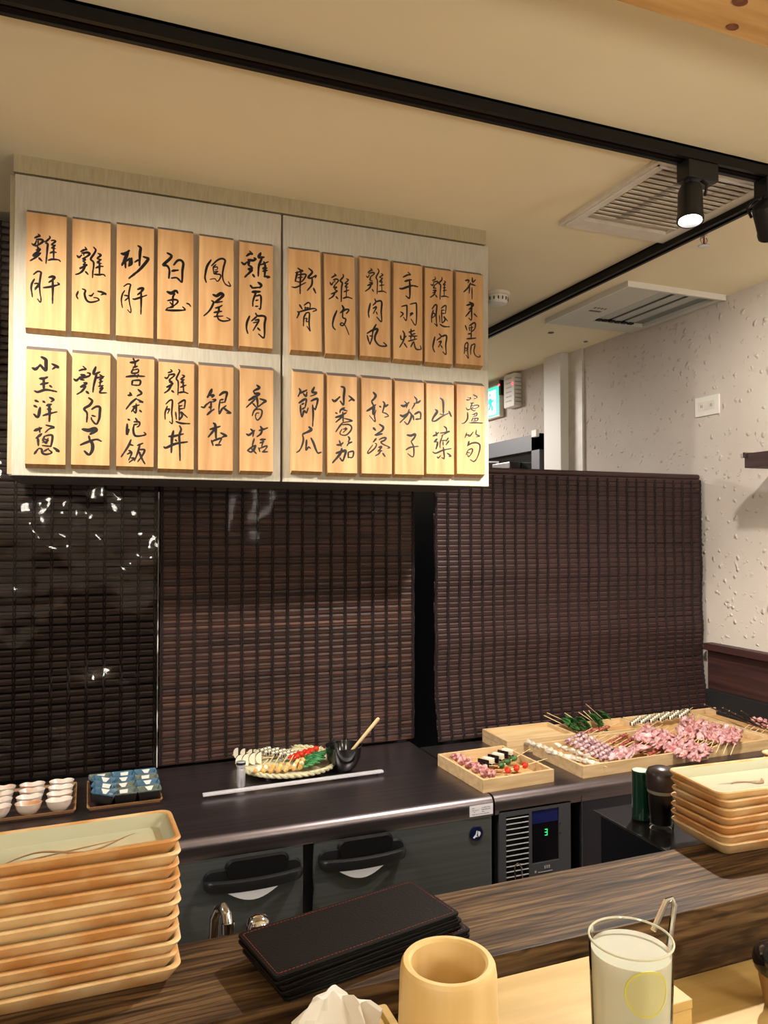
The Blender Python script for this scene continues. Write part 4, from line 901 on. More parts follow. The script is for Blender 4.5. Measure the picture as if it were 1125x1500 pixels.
# glass of lemon drink
t = thing('drinking_glass', 'tall clear glass of cloudy lemon drink on the dining counter', 'glass', (.443, .544, ZC))
hg = 1.55-.354-ZC
ro = lambda z: .030+(.036-.030)*(z/hg)
prof = [(.001,.0005),(ro(0)*.9,0),(ro(0),.002)]+[(ro(z), z) for z in [hg*k/8 for k in range(1,8)]]+[(.036,hg-.001)]
obj('glass_body', lathe(prof, 64, cap1=False), mats=M_glass, smooth=60, parent=t)
obj('glass_rim', tube(BM(), [(.0353*math.cos(a), .0353*math.sin(a), hg-.001) for a in [2*math.pi*i/64 for i in range(65)]], .0010, 8), mats=mat('glass_rim', (214,214,190), .08, spec=.8), smooth=True, parent=t)
lv = hg-.011
dr_ = obj('drink', lathe([(.001,.0128),(ro(.016)-.0040,.0145)]+[(ro(z)-.0020, z) for z in [.03,.06,.09,.12,.15]]+[(ro(lv)-.0020,lv),(.001,lv)], 64), mats=M_lemonade, smooth=50, parent=t)
sl_ = tag(obj('lemon_slice', BM(), mats=M_lemon), 'lemon slice floating against the side of the glass', 'lemon slice')
q = Vector((.443, .544, ZC)); dcam = Vector((-q.x, -q.y, 0)).normalized(); side = rt
a0 = math.atan2(dcam.y, dcam.x)+R(24); bm = BM(); NN = 40
def wrapped(r0, r1, out, th, mi):
    def P_(r_, i, o_):
        an = 2*math.pi*i/NN; u = r_*math.cos(an); v = lv-.019+r_*math.sin(an); rad = ro(v)-.0019+o_
        return (q.x+rad*math.cos(a0+u/rad), q.y+rad*math.sin(a0+u/rad), ZC+v)
    rings = [[P_(r_, i, o_) for i in range(NN)] for r_, o_ in ((r0, 0), (r0, out), ((r0+r1)/2, out), (r1, out), (r1, 0))]
    loft(bm, rings, cap0=False, cap1=False, mis=[mi]*5)
wrapped(.0002, .0180, .0006, 0, 1); wrapped(.0180, .0196, .0008, 0, 0)
sl_.data = mesh_of(bm, [M_lemon, M_lemonf], 40)
# metal straw with flattened bend
a_ = az(953, 1362, 1); 
P0 = ay(957, 1363, .560); P1 = ay(976, 1320, .566); P2 = ay(984, 1317, .566); P3 = ay(988, 1326, .562); P4 = ay(981, 1378, .556); P5 = Vector((.462, .540, ZC+.05))
o = tag(obj('muddler', tube(BM(), [P0, P0.lerp(P1,.5), P1, P2, P3, P3.lerp(P4,.5), P4, P4.lerp(P5, .5), P5], .0027, 8), mats=M_chrome, smooth=True), 'bent steel muddler hooked over the rim of the drinking glass', 'muddler')
# dark vessel at the right edge
p = az(1133, 1412, ZC+.05)
t = thing('sauce_pot', 'dark glazed round pot cut by the right edge on the dining counter', 'pot', (p.x+.010, p.y+.0, ZC))
obj('pot_base', lathe([(.016,0),(.017,.004),(.022,.03),(.023,.038)], 32), mats=mat('tan_stoneware', (150,118,76), .5), smooth=40, parent=t)
obj('pot_top', lathe([(.023,.038),(.027,.042),(.029,.05),(.028,.058),(.022,.066),(.010,.070),(.001,.071)], 32), mats=mat('black_glaze', (16,20,30), .12, coat=.6), smooth=60, parent=t)

# tap and knob behind the bar
t = thing('water_tap', 'small chrome gooseneck tap behind the bar ledge', 'tap', (.30, .97, ZBAR-.6))
Yt = 1.0; pts = [ay(313, 1410, Yt), ay(313, 1375, Yt), ay(315, 1345, Yt), ay(320, 1332, Yt), ay(327, 1330, Yt-.01), ay(332, 1340, Yt-.02), ay(334, 1356, Yt-.025)]
t.location = (pts[0].x, Yt, pts[0].z-.25)
lo = Vector((pts[0].x, Yt, pts[0].z-.25)); t.location = lo
obj('spout', tube(BM(), [Vector((0,0,0))]+[p_-lo for p_ in pts], .0065, 12), mats=M_chrome, smooth=True, parent=t)
obj('nozzle', tube(BM(), [pts[-1]-lo+Vector((0,0,.004)), pts[-1]-lo+Vector((0,-.002,-.008))], .0085, 12), mats=M_chrome, smooth=True, parent=t)
c = ay(378, 1358, Yt)
t2 = thing('tap_knob', 'round chrome knob beside the gooseneck tap', 'knob', (c.x, Yt, c.z-.25))
obj('knob_stem', tube(BM(), [(0,0,0),(0,0,.245)], .005, 10), mats=M_chrome, smooth=True, parent=t2)
obj('knob_head', lathe([(.006,.238),(.014,.244),(.0165,.252),(.013,.262),(.004,.266)], 24), mats=M_chrome, smooth=60, parent=t2)
t3 = thing('sink_unit', 'steel sink unit hidden below the bar ledge', 'sink', (.33, 1.0, 0))
zt_ = min(lo.z, c.z-.25)
for z_, nm in ((0, 'a'),):
    rel(obj('sink_top', bx(.05, .58, .875, 1.10, lo.z-.03, lo.z-.001), mats=M_steel), t3)
    rel(obj('sink_body', bx(.06, .57, .89, 1.09, 0, lo.z-.03), mats=M_steel), t3)
t2.location.z = lo.z-.0005
for ch in t2.children:
    for v in ch.data.vertices:
        v.co.z += (c.z-.25-lo.z) if v.co.z > .1 else 0
# wire loop
c = [ay(x, y, 1.05) for x, y in ((756,1300),(754,1275),(755,1268),(758,1265),(762,1266),(764,1272),(766,1300))]
b0 = c[0]-Vector((0,0,.12)); b1 = c[-1]-Vector((.0,0,.12))
o = tag(obj('whisk', tube(BM(), [b0]+c+[b1], .0012, 6), mats=M_chrome, smooth=True), 'thin steel wire loop sticking up behind the bar before the louvred panel', 'whisk')
t4 = tag(obj('utensil_pot', lathe([(.03,0),(.032,.002),(.034,.12),(.031,.12),(.029,.006),(.002,.005)], 24), mats=M_steel, smooth=40, loc=((b0.x+b1.x)/2, 1.05, b0.z-.006)), 'steel utensil pot hidden behind the bar holding the wire loop', 'pot')
t5 = tag(obj('side_table', bx(-.06, .06, -.06, .06, 0, b0.z-.0065), mats=M_black, loc=((b0.x+b1.x)/2, 1.05, 0)), 'black service block hidden behind the bar under the utensil pot', 'table')

# unseen globes added behind the viewer to light ceiling and foreground
pg = mat('fill_globe', (255,250,240), .4, emit=(255,246,232), es=FILL_GLOW)
for i, p_ in enumerate(FILL_POS):
    t = thing('fill_pendant', 'round glowing pendant added unseen behind the viewer for fill light, '+['left of the seat','right of the seat','nearest the right wall','far back on the left','far back in the middle'][i], 'lamp', (p_[0], p_[1], CZ), group='added fill pendants')
    o = obj('globe', lathe([(.001,-.125),(.06,-.11),(.105,-.06),(.12,0),(.105,.06),(.05,.112)], 24), mats=pg, smooth=True, parent=t, loc=(0,0,p_[2]-CZ))
    obj('cord', tube(BM(), [(0,0,0),(0,0,p_[2]-CZ+.11)], .004, 6), mats=M_black, parent=t)
# ------------------------------------------------------------------ trays of small dishes (left)
M_tray = mat('tray_wood', (140,102,62), .5, c2=(168,128,84), scale=8, stretch=(1,8,8))
def low_tray(label, x0, x1, y0, y1):
    t = thing('wooden_tray', label, 'tray', (x0, y0, ZW)); w, d = x1-x0, y1-y0
    obj('tray_floor', bx(.006, w-.006, .006, d-.006, .002, .008), mats=mat('tray_dark', (58,40,34), .5), parent=t)
    obj('tray_rim', loft(BM(), [[(w/2+x, d/2+y, z) for x, y, z in rr(a, b, .004, c)] for a, b, c in ((w/2-.010,d/2-.010,0),(w/2,d/2,.014),(w/2-.003,d/2-.003,.014),(w/2-.008,d/2-.008,.0081))], cap1=False), mats=M_tray, parent=t)
low_tray('brown wooden tray holding the small white dishes', -.40, -.026, 2.140, 2.375)
low_tray('brown wooden tray holding the blue and grey-green bowls', .000, .192, 2.140, 2.372)
wd = mat('white_glaze', (226,214,204), .22, c2=(200,140,90), scale=14, lo=.50, hi=.66, rand=.04, coat=.4)
def oval_dish():
    bm = BM(); n = 32; rings = []
    def ring(f, z, dimple=0):
        pts = []
        for i in range(n):
            a = 2*math.pi*i/n; x = .033*f*math.cos(a); y = .0235*f*math.sin(a)
            d = math.exp(-((a-math.pi/2)/.32)**2)
            pts.append((x, y-dimple*d*.004, z-dimple*d*.0025))
        return pts
    for f, z, dm in ((.55,0,0),(.6,.001,0),(.85,.012,0),(.98,.026,1),(1,.0275,1),(.97,.028,1),(.90,.0262,1),(.78,.014,.4),(.5,.007,0),(.2,.006,0)): rings.append(ring(f, z, dm))
    return loft(bm, rings)
me_d = mesh_of(oval_dish(), wd, 60)
bmx = BM(); blob(bmx, (0,0,0), (.0045,.004,.003), 1, .1, seed=2); me_tab = mesh_of(bmx, mat('dish_dimple', (150,120,96), .4), True)
first = None; xcols = [(-.066),( -.140),(-.214),(-.288),(-.362)]; ynames = ['front', 'second', 'third', 'back']
for ci, xc in enumerate(xcols):
    for ri in range(4):
        lab = 'small oval white dish, %s row, %s' % (ynames[ri], ['column nearest the blue bowls', 'second column from the blue bowls', 'third column from the blue bowls', 'fourth column from the blue bowls', 'fifth column from the blue bowls'][ci])
        loc = (xc+random.uniform(-.002,.002), 2.172+ri*.0525, ZW+.0085); rot = (0, 0, R(random.uniform(-5,8)))
        if first is None:
            first = thing('small_dish', lab, 'dish', loc, rot, 'small white dishes on the tray')
            obj('dish_body', me_d, first); obj('dimple', me_tab, first, loc=(0,.010,.0085))
        else: dup(first, lab, loc, rot)
# square bowls
def sq_bowl():
    r = [rr(.022,.015,.004,0), rr(.026,.018,.005,.002), rr(.0315,.0225,.006,.026), rr(.032,.023,.006,.029), rr(.0308,.0218,.006,.030), rr(.0295,.0205,.005,.028), rr(.025,.017,.005,.017), rr(.012,.008,.003,.014)]
    return loft(BM(), r, mis=[1,1,0,0,0,0,0,0])
bg = mat('black_glaze_side', (12,14,18), .3)
tones = [('blue', (52,88,114), (86,128,154)), ('grey-green', (80,92,88), (116,128,120))]
mb_ = []
for nm, c1, c2 in tones: mb_.append(mesh_of(sq_bowl(), [mat(nm.replace('-', '_')+'_glaze', c1, .16, c2=c2, scale=40, coat=.6), bg], 35))
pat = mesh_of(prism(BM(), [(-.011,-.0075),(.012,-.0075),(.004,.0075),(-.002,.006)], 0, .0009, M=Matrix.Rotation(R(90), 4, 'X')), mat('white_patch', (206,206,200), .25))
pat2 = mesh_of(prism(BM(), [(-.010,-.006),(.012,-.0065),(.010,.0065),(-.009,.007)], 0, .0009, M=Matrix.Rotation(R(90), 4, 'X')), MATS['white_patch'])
cols = [[1,0,0,1],[0,1,0,1],[0,0,1,1]]  # column from right: back..front
grid = {0: [0,1,0,1], 1: [0,0,1,1], 2: [1,0,0,0]}      # 0 = right column; back to front
for ci, xc in enumerate((.158, .0965, .036)):
    for k in range(4):
        ri = 3-k; tn = grid[ci][k]
        tilt = ci == 2 and k > 0
        lab = 'rectangular %s glazed bowl, %s row, %s column of the bowl tray' % (tones[tn][0], ynames[ri], ['right', 'middle', 'left'][ci])
        t = thing('small_bowl', lab+(', slumped askew' if tilt else ''), 'bowl', (xc+(.003 if tilt else 0), 2.171+ri*.0515, ZW+.0088+(.0062 if tilt else 0)), (0, R(11) if tilt else 0, R(-14 if tilt else random.uniform(-2, 3))), 'blue and grey-green bowls on the tray')
        obj('bowl_body', mb_[tn], t)
        obj('white_wall_patch', pat2 if (ci+k) % 3 == 1 else pat, t, loc=(random.uniform(-.004,.004), .0125, .0225), rot=(R(48), 0, 0))  # flat white patch tilted against the bowl's back wall

# ------------------------------------------------------------------ skewers
def meat(name, c1, c2, scale=70, rough=.35): return mat(name, c1, rough, c2=c2, scale=scale, rand=.05, coat=.25)
K = dict(
 pink=meat('raw_chicken', (150,74,78), (214,168,164)), red=meat('raw_liver', (120,44,40), (166,84,74)), giz=meat('gizzard', (96,48,66), (222,190,196), 60),
 skin=meat('chicken_skin', (164,104,110), (220,188,188), 50), grey=meat('enoki_grey', (176,166,150), (214,206,190), 80), white=mat('mushroom_white', (236,230,210), .6, c2=(222,214,190), scale=30),
 purple=mat('aubergine_skin', (24,14,26), .22, coat=.4), green=mat('green_pepper', (24,84,44), .35, c2=(60,132,72), scale=40, rand=.1), leaf=mat('green_leaf', (28,72,32), .5, c2=(62,110,50), scale=50),
 tomato=mat('cherry_tomato', (190,30,16), .15, c2=(214,54,26), scale=20, coat=.6), ginkgo=mat('ginkgo_nut', (206,146,72), .35, c2=(226,190,120), scale=60, rand=.1), amber=mat('amber_slab', (150,92,44), .5, c2=(178,120,66), scale=40),
 pale=mat('pale_flesh', (228,222,196), .5))
ME = {}
def blobmesh(key, m, s, amp=.14, n=4, sub=2):
    if key not in ME:
        ME[key] = [mesh_of(blob(BM(), (0,0,0), s, sub, amp, seed=hash(key) % 97+i), m, 180) for i in range(n)]
    return ME[key]
def half_disc(r, th, m, key, rim=None):
    if key in ME: return ME[key]
    pts = [(r*math.cos(math.pi*i/12), r*math.sin(math.pi*i/12)) for i in range(13)]
    bm = prism(BM(), pts, -th/2, th/2)
    if rim:
        for f in bm.faces:
            if abs(f.normal.y) < .5 and len(f.verts) == 4: f.material_index = 1
    ME[key] = [mesh_of(bm, [m, rim or m], 30)]; return ME[key]
def stickmesh(L):
    k = 'stick%.3f' % L
    if k not in ME: ME[k] = mesh_of(tube(BM(), [(0,0,0),(.006,0,0),(L-.003,0,0),(L,0,0)], [.0006,.00125,.00125,.0007], 6), M_stick, True)
    return ME[k]
def skewer(label, cat, group, a, b, tip, kind, n):
    """a..b carries the food, the bare stick runs on to tip (world points)"""
    a, b, tip = Vector(a), Vector(b), Vector(tip)
    d = (tip-a).normalized(); L = round((tip-a).length+.004, 3)
    q = d.to_track_quat('X', 'Z')
    t = thing('skewer', label, cat, a-d*.004, q.to_euler(), group)
    obj('stick', stickmesh(L), t)
    lf = (b-a).length; rnd = random.Random(int(a.x*9999)+int(a.y*777))
    for i in range(n):
        x = .004+lf*(i+.5)/n; rr_ = (rnd.uniform(0, 6.3), rnd.uniform(-.3, .3), rnd.uniform(-.3, .3))
        st = lf/n
        if kind in ('pink', 'skin'):
            m = blobmesh(kind+'%.3f' % st, K[kind], (st*.62, .0115, .0085), .30, 6, 3)
            obj('meat_piece', rnd.choice(m), t, loc=(x, rnd.uniform(-.002,.002), rnd.uniform(-.001,.002)), rot=(rnd.uniform(0,6.3), rnd.uniform(-.25,.25), rnd.uniform(-.5,.5)))
        elif kind == 'giz':
            m = blobmesh('giz', K['giz'], (.0078,.0085,.0075), .22, 6)
            obj('gizzard', rnd.choice(m), t, loc=(x, rnd.uniform(-.001,.001), 0), rot=rr_)
        elif kind == 'red':
            m = blobmesh('red', K['red'], (.012,.009,.006), .25, 4)
            obj('liver_piece', rnd.choice(m), t, loc=(x, 0, 0), rot=(rnd.uniform(-.4,.4),0,rnd.uniform(-.4,.4)))
        elif kind == 'grey':
            m = blobmesh('grey', K['grey'], (st*.60,.0095,.0085), .16, 4, 3)
            obj('pale_roll', rnd.choice(m), t, loc=(x, 0, 0), rot=(rnd.uniform(0,6.3),0,0))
        elif kind == 'tomato':
            o = obj('tomato', blobmesh('tom', K['tomato'], (.0093,.0098,.0098), .01, 2, 3)[0], t, loc=(x, 0, 0))
            if 'calyx' not in ME:
                bm = BM()
                for k in range(5):
                    a_ = k*1.257; prism(bm, [(-.001,0),(.001,0),(0,.005)], -.0004, .0004, M=Matrix.Translation((0,0,.0095)) @ Matrix.Rotation(a_, 4, 'Z') @ Matrix.Rotation(R(80), 4, 'X'))
                ME['calyx'] = mesh_of(bm, K['leaf'])
            obj('calyx', ME['calyx'], o, rot=(R(70), 0, 1))
        elif kind == 'green':
            m = blobmesh('pepper', K['green'], (.0046,.022,.0050), .10, 4)
            obj('green_pepper', rnd.choice(m), t, loc=(x, rnd.uniform(-.003,.003), rnd.uniform(0,.003)), rot=(rnd.uniform(-.2,.2), 0, rnd.uniform(-.25,.25)))
        elif kind == 'nut':
            m = blobmesh('nut', K['ginkgo'], (.0085,.0078,.0078), .10, 4)
            m2 = blobmesh('nut2', K['pale'], (.0085,.0080,.0075), .14, 3)
            obj('roasted_nut', rnd.choice(m if rnd.random() < .7 else m2), t, loc=(x, rnd.uniform(-.001,.001), rnd.uniform(-.001,.002)), rot=rr_)
        elif kind == 'half':
            o = obj('courgette_half', half_disc(.0185, .007, K['white'], 'half', K['purple'])[0], t, loc=(x+.006, -.002*i, .006), rot=(R(-18), R(-90), R(8)))
        elif kind == 'slab':          # aubergine with pale flesh
            if 'slab' not in ME:
                bm = bx(-.008,.008,-.018,.018,-.006,.010,bev=.002); box(bm, -.0085,.0085,-.0185,.0185,-.011,-.004,bev=.001, mi=1); ME['slab'] = mesh_of(bm, [K['white'], K['purple']], 30)
                ME['skinband'] = mesh_of(bx(-.0026,.0026,-.0188,.0188,-.0112,.0106,bev=.0005), K['purple'])
            o = obj('aubergine_piece', ME['slab'], t, loc=(x, 0, .003)); obj('aubergine_skin', ME['skinband'], o, loc=(-lf/n/2, 0, 0))
        elif kind == 'strip':
            if 'strip' not in ME:
                ME['strip'] = mesh_of(box(box(bx(-.0042,.0042,-.003,.0025,-.004,.008,bev=.0008), -.0044,.0044,.0025,.0100,-.006,.0085, bev=.0008, mi=1), -.0044,.0044,-.0095,-.003,-.006,.0055, bev=.0008, mi=1), [K['white'], K['purple']], 30)
            obj('aubergine_strip', ME['strip'], t, loc=(x, 0, 0), rot=(0,0,rnd.uniform(-.12,.12)))
        elif kind == 'roll':
            m = blobmesh('lroll', K['leaf'], (.012,.010,.008), .2, 3)
            obj('leaf_wrap', rnd.choice(m), t, loc=(x, 0, 0), rot=rr_)
        elif kind == 'amber':
            if 'amber' not in ME: ME['amber'] = mesh_of(bx(-.011,.011,-.014,.014,-.003,.003,bev=.001), K['amber'], 30)
            obj('amber_slice', ME['amber'], t, loc=(x, 0, 0))
    return t
def crate(label, x0, x1, y0, y1, h, rot=0, z=ZW, name='wooden_crate', floor=None):
    t = thing(name, label, 'crate', (x0, y0, z), (0, 0, rot)); w, d, th = x1-x0, y1-y0, .0085
    me1 = bx(0, w, 0, th, 0, h, bev=.0008); obj('side_board', me1, mats=M_boxwood, parent=t)
    obj('side_board', bx(0, w, d-th, d, 0, h, bev=.0008), mats=M_boxwood, parent=t)
    obj('side_board', bx(0, th, th, d-th, 0, h-.0004, bev=.0006), mats=M_boxwood, parent=t)
    obj('side_board', bx(w-th, w, th, d-th, 0, h-.0004, bev=.0006), mats=M_boxwood, parent=t)
    obj('crate_floor', bx(th, w-th, th, d-th, .002, .007), mats=floor or M_boxend, parent=t)
    return t
cA = crate('small wooden crate at the worktop seam holding tomato and aubergine skewers', 1.040, 1.282, 1.898, 2.172, .037, R(2.5))
crate('empty wooden tray crate, lower of the two stacked before the right blind', 1.290, 1.560, 2.192, 2.360, .022)
crate('empty wooden tray crate, upper of the two stacked before the right blind', 1.290, 1.560, 2.192, 2.360, .022, z=ZW+.0225, floor=M_boxwood)
crate('long wooden crate in front holding pale rolls, gizzards and chicken skewers', 1.378, 1.872, 1.900, 2.165, .037, R(1.5))
crate('wooden crate of leafy and red skewers behind the long crate', 1.575, 1.875, 2.200, 2.352, .034)
crate('wooden crate heaped with large pink chicken skewers beside the long crate', 1.885, 2.170, 1.925, 2.352, .034)
crate('wooden crate at the right wall with dark twig-like skewers', 2.180, 2.352, 1.960, 2.352, .034)

ZF = ZW+.0075
def zz(h): return ZF+h
def sk(label, cat, grp, pa, pb, pt, kind, n, ha=.008, hb=None, ht=None):
    hb = ha if hb is None else hb; ht = hb if ht is None else ht
    return skewer(label, cat, grp, az(*pa, zz(ha)), az(*pb, zz(hb)), az(*pt, zz(ht)), kind, n)
CS, VS = 'skewer', 'skewer'
# crate A
for i in range(5):
    y = 2.125-.044*i
    x = 1.052+.012*(i/5)
    nm = ['nearest the blind', 'second from the blind', 'middle one', 'second from the front', 'frontmost'][i]
    skewer('pink chicken skewer in the small crate, %s' % nm, CS, 'pink skewers in the small crate', (x, y, zz(.030)), (x+.046, y+.004, zz(.014)), (x+.15, y+.012, zz(.006)), 'pink', 3)
for i in range(3):
    y = 2.06-.045*i
    skewer('flat amber slice on a stick in the small crate, %s' % ['back one', 'middle one', 'front one'][i], CS, 'amber skewers in the small crate', (1.135+.012*i, y, zz(.006)), (1.185+.012*i, y+.004, zz(.006)), (1.252, y+.01, zz(.0065)), 'amber', 2)
sk('white aubergine skewer with black skin bands in the small crate', VS, 'vegetable skewers in the small crate', (708,1119), (750,1100), (757,1097), 'slab', 3, .022, .022)
sk('green leaf-wrapped skewer lying beside the tomatoes', VS, 'vegetable skewers in the small crate', (730,1124), (757,1113), (777,1097), 'roll', 3, .014, .016, .034)
sk('skewer of three red cherry tomatoes in the small crate', VS, 'vegetable skewers in the small crate', (737,1131), (771,1121), (802,1111), 'tomato', 3, .019, .021, .034)
# crate B
G = 'pale roll skewers in the long crate'
for i, (a, b) in enumerate((((770,1086),(812,1100)), ((812,1090),(868,1110)), ((800,1099),(846,1113)), ((832,1108),(884,1121)))):
    sk('pale grey roll skewer in the long crate, %s' % ['back left', 'dark-ended, upper', 'left front', 'front right'][i], VS, G, a, b, (b[0]+6, b[1]+3), 'grey', 5, .030-.004*(i == 3), .024-.004*(i == 3))
ordn = ['leftmost', 'second from the left', 'third from the left', 'fourth from the left', 'fifth from the left', 'sixth from the left', 'seventh from the left', 'eighth from the left', 'ninth from the left', 'tenth from the left', 'eleventh from the left', 'twelfth from the left']
for i in range(8):
    s = (828+7.5*i, 1088+3.6*i); e = (850+6.8*i, 1076+3.4*i); tp = (868+8.5*i, 1066+2.8*i)
    sk('purple and white gizzard skewer, %s of its row' % ordn[i], CS, 'gizzard skewers in the long crate', s, e, tp, 'giz', 6, .026, .024, .034)
for i in range(3):
    sk('pale chicken skewer at the front of the long crate, %s' % ordn[i], CS, 'pale skewers at the front', (893+13*i, 1112-2*i), (913+13*i, 1100-2*i), (930+13*i, 1088-2*i), 'skin', 3, .024, .020, .034)
for i in range(5):
    s = (893+14*i, 1088+4.5*i); 
    sk('dark red liver skewer in the long crate, %s' % ordn[i], CS, 'liver skewers', s, (s[0]+22, s[1]-9), (s[0]+40, s[1]-20), 'red', 4, .010, .010, .030)
for i in range(11):
    s = (926+9.2*i, 1081+3.3*i); e = (944+8.2*i, 1066+3.1*i); tp = (962+9*i, 1058+3.2*i)
    sk('pink chicken skewer in the slanting row, %s' % ordn[i], CS, 'chicken skewers in the long crate', s, e, tp, 'skin' if i % 2 else 'pink', 4, .032, .028, .036)
# wooden strip across crate B
# crate C
for i in range(9):
    s = (1004+10.5*i, 1079+1.8*i); e = (1006+9.8*i, 1052+2.2*i); tp = (s[0]-18, s[1]+13)
    skewer('large pink fillet skewer in the heaped crate, %s' % ordn[i], CS, 'large chicken skewers', az(*e, zz(.050)), az(*s, zz(.034)), az(*tp, zz(.032)), 'pink' if i % 3 else 'skin', 4)
for i in range(6):
    s = (925+14*i, 1062-2.2*i)
    sk('white and black aubergine skewer behind the crates, %s' % ordn[i], VS, 'aubergine strip skewers', s, (s[0]+13, s[1]-11), (s[0]+20, s[1]-15), 'strip', 5, .026, .034, .036)
# leaves and sticks in the rear crate
tips = [(797,1048),(801,1044),(827,1044),(847,1043),(854,1041),(862,1040),(858,1031)]
ends = [(830,1064),(836,1060),(850,1060),(868,1057),(872,1058),(872,1056),(882,1052)]
ML = K['leaf']
if 1:
    bm = BM(); n = 7
    L_ = []; 
    for i in range(n+1):
        u = i/n; w_ = .016*math.sin(math.pi*min(1, u*1.02))**.7+.0005
        L_.append([(-.026+.052*u, w_*s_, .006*math.sin(3*u)+.004*abs(s_)**2+.0008*k) for k, s_ in ((0,-1),(0,-.5),(0,0),(0,.5),(0,1),(1,1),(1,.5),(1,0),(1,-.5),(1,-1))])
    loft(bm, L_); me_leaf = mesh_of(bm, ML, 60)
for i, (tp, e) in enumerate(zip(tips, ends)):
    A = az(*e, zz(.026)); T = ay(*tp, 2.352); d = (A-T).normalized()
    t = skewer('green leaf-topped skewer in the rear crate, %s' % ordn[i], VS, 'leafy skewers', A+d*.03, A, T, 'none', 0)
    for k in range(8):
        o = obj('leaf', me_leaf, t, loc=(-.012+.008*k, random.uniform(-.012,.012), .002*k-.004), rot=(random.uniform(-.4,.4), random.uniform(-.25,.25), random.uniform(-2.6,2.6)))
for i in range(4):
    s = (846+9*i, 1077-2*i)
    sk('dark red skewer under the green leaves, %s' % ordn[i], CS, 'red skewers under the leaves', s, (s[0]+18, s[1]-7), (s[0]+30, s[1]-11), 'red', 3, .020, .020, .022)
# dark twig skewers at the wall
tw = mat('dark_skewer_shaft', (60,48,44), .3, .3)
for i in range(7):
    a = az(1032+9*i, 1032+1.5*i+(i % 3)*3, zz(.05)); b = az(1090+6*i, 1058+2*i, zz(.030))
    d = (b-a).normalized(); L_ = (b-a).length
    t = thing('twig_skewer', 'dark shiny-tipped skewer over the right crate, %s' % ordn[i], 'skewer', a, d.to_track_quat('X', 'Z').to_euler(), 'dark skewers at the right wall')
    obj('shaft', tube(BM(), [(0,0,0),(L_*.5,.001,.002),(L_,0,0)], [.0018,.0022,.0016], 6), mats=tw, smooth=True, parent=t)
    obj('shiny_tip', blob(BM(), (0,0,0), (.005,.0035,.0035), 2, .1, seed=i), mats=M_chrome, smooth=True, parent=t)
    obj('dark_bud', blob(BM(), (L_*.35,0,.003), (.009,.004,.004), 2, .2, seed=i), mats=K['purple'], smooth=True, parent=t)
for i in range(4):
    s = (1100+9*i, 1060+1.5*i)
    sk('pink skewer in the right-wall crate, %s' % ordn[i], CS, 'chicken skewers at the right wall', s, (s[0]+12, s[1]-14), (s[0]-12, s[1]+9), 'pink', 0, .030, .030, .02)
    a = az(s[0], s[1], zz(.026)); b = az(s[0]+8, s[1]-14, zz(.030))
    for k in range(3):
        o = obj('meat_piece', random.choice(ME[[q for q in ME if q.startswith('pink')][0]]), bpy.data.objects[-1] if False else None, loc=a.lerp(b, k/2.0))
        lst = [q for q in bpy.data.objects if q.name.startswith('skewer') and not q.parent and q.get('label', '').startswith('pink skewer in the right-wall crate, '+ordn[i])]
        o.parent = lst[-1]; o.matrix_parent_inverse = (Matrix.Translation(lst[-1].location) @ lst[-1].rotation_euler.to_matrix().to_4x4()).inverted()

# ------------------------------------------------------------------ round platter
pc = Vector((.585, 2.325, ZW)); RP = .157
t = thing('round_platter', 'round woven bamboo platter on little feet, loaded with vegetable skewers', 'platter', pc)
wv = mat('woven_bamboo', (176,170,132), .6, c2=(206,200,164), scale=40, stretch=(1,1,1), bump=.4, bscale=120)
obj('platter_disc', lathe([(RP*.88,.013),(RP*.95,.016),(RP*.95,.020),(RP*.88,.018),(.001,.018)], 64), mats=wv, smooth=50, parent=t)
bm = BM()
for s in (0, math.pi):
    pts = [((RP-.004+.003*math.sin(24*a+s))*math.cos(a), (RP-.004+.003*math.sin(24*a+s))*math.sin(a), .022+.003*math.cos(24*a+s)) for a in [2*math.pi*i/240 for i in range(241)]]
    tube(bm, pts, .0048, 6)
obj('braided_rim', bm, mats=wv, smooth=True, parent=t)
for k in range(4):
    a = R(45+90*k); obj('foot', lathe([(.005,0),(.006,.002),(.008,.0145)], 16), mats=M_alu, smooth=40, parent=t, loc=(.115*math.cos(a), .115*math.sin(a), 0))
ZP = ZW+.0185
def pp(x, y, h): return az(x, y, ZP+h)
G = 'skewers on the round platter'
def slices(label, pts, tip):
    a, b = pts[0], pts[-1]
    s = skewer(label, VS, G, pp(*a, .013), pp(*b, .013), pp(*tip, .014), 'half', 4); return s
slices('skewer of white half-round courgette slices, back row of the platter', [(342,1106),(386,1108)], (400,1110))
slices('white half-round courgette slices on a stick, front row of the platter', [(346,1118),(378,1124)], (392,1110))
for i in range(5):
    s = (376+11*i, 1103+1.5*i)
    skewer('dark aubergine skewer on the round platter, %s' % ordn[i], VS, G, pp(s[0], s[1], .018+.004*(i % 2)), pp(s[0]+20, s[1]-6, .020), pp(s[0]+26, s[1]-7, .021), 'strip', 4)
for i in range(4):
    s = (424+8*i, 1110-2.4*i)
    skewer('red cherry tomato skewer at the back of the platter, %s' % ordn[i], VS, G, pp(s[0], s[1]+2, .020+.006*(i % 2)), pp(s[0]+17, s[1]-7, .024), pp(s[0]+23, s[1]-10, .024), 'tomato' , 3)
for i in range(4):
    s = (441+6.5*i, 1125-2.6*i)
    skewer('green pepper skewer at the right of the platter, %s' % ordn[i], VS, G, pp(s[0], s[1], .012+.004*i), pp(s[0]+14, s[1]-17, .022+.004*i), pp(s[0]+17, s[1]-20, .023+.004*i), 'green', 7)
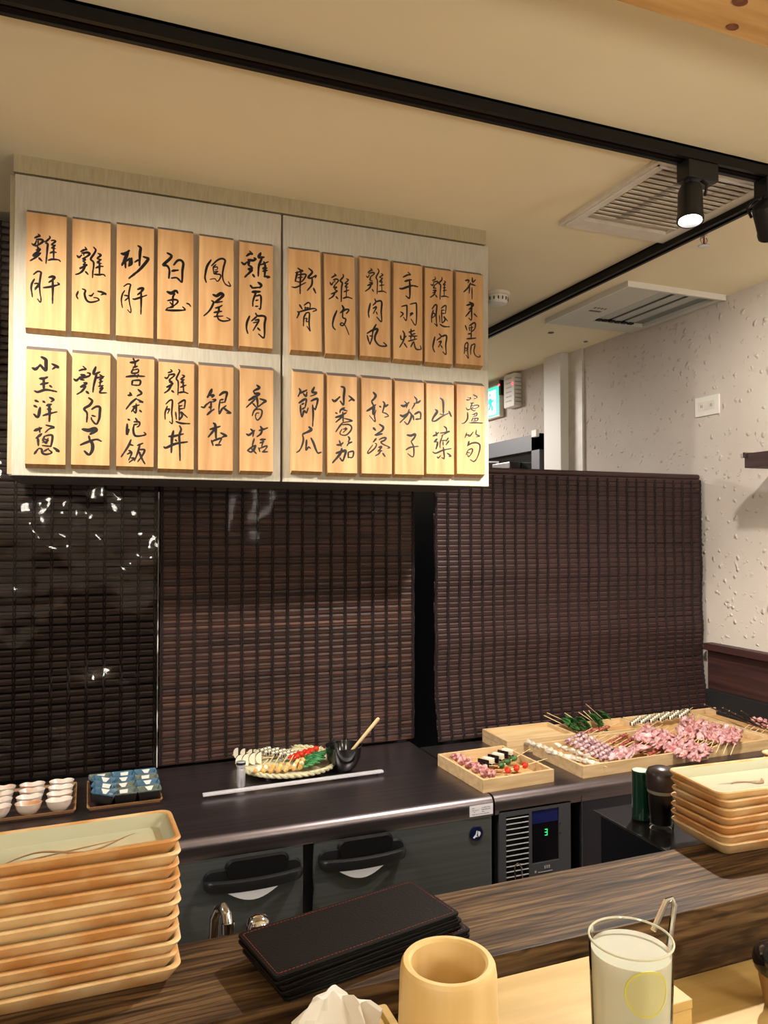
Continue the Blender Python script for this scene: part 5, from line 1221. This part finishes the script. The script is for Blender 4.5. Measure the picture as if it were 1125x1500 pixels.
for i in range(7):
    s = (374+11*i, 1131-.6*i+(0 if i < 5 else -2)); tp = [(393,1112),(402,1106),(409,1108),(421,1107),(430,1106),(440,1110),(443,1114)][i]
    skewer('golden nut skewer on the round platter, %s' % ordn[i], VS, G, pp(s[0], s[1], .010), pp(s[0]+(tp[0]-s[0])*.4, s[1]-9, .020), pp(*tp, .034), 'nut', 5)
# steel shaker
t = thing('steel_shaker', 'small ribbed steel shaker in front of the round platter', 'shaker', (.4155, 2.205, ZW))
bm = BM(); prof = [(.0115,0),(.0125,.002),(.0125,.050),(.0115,.052),(.0125,.054),(.013,.0565),(.0125,.060),(.0132,.063),(.013,.070),(.011,.072),(.001,.072)]
loft(bm, [[((r+(.0004*math.cos(14*a) if .002 < z < .051 else 0))*math.cos(a), (r+(.0004*math.cos(14*a) if .002 < z < .051 else 0))*math.sin(a), z) for a in [2*math.pi*i/56 for i in range(56)]] for r, z in prof])
obj('shaker_body', bm, mats=mat('shaker_steel', (200,200,204), .3, .6), smooth=40, parent=t)
obj('shaker_cap', lathe([(.0137,.0635),(.0137,.0705),(.0132,.0635)], 32, cap0=False, cap1=False), mats=M_edge, smooth=40, parent=t)
# aluminium bar
a, b = az(298,1172,ZW), az(562,1136,ZW); d = (b-a); ang_ = math.atan2(d.y, d.x)
t = thing('aluminium_bar', 'long white aluminium bar lying across the steel worktop', 'bar', (a.x, a.y, ZW), (0, 0, ang_))
obj('bar_profile', box(bx(0, d.length, 0, .016, .009, .0145, bev=.0005), 0, d.length, .002, .014, .0075, .009), mats=M_alu, parent=t)
for x_ in (.012, d.length-.012): obj('bar_foot', bx(x_-.006, x_+.006, .003, .013, 0, .0076), mats=M_edge, parent=t)
# black bowl with wooden stick
t = thing('black_bowl', 'deep glossy black bowl behind the aluminium bar with a wooden stick in it', 'bowl', (.737, 2.235, ZW))
bk = mat('black_lacquer', (12,13,16), .15, coat=.6)
obj('bowl_body', lathe([(.026,0),(.028,.004),(.040,.014),(.052,.040),(.0565,.074),(.0575,.078),(.0555,.078),(.0545,.074),(.049,.042),(.036,.018),(.002,.012)], 48), mats=bk, smooth=60, parent=t)
p0 = Vector((.737+.004, 2.235+.02, ZW+.020)); p1 = ay(555, 1052, 2.19); dd = p1-p0
o = tag(obj('stirring_stick', tube(BM(), [Vector((0,0,0)), dd*.05, dd*.97, dd], [.0035,.0048,.0058,.004], 10), mats=M_stick, smooth=True, loc=p0), 'pale round wooden stick leaning in the black bowl', 'stick')
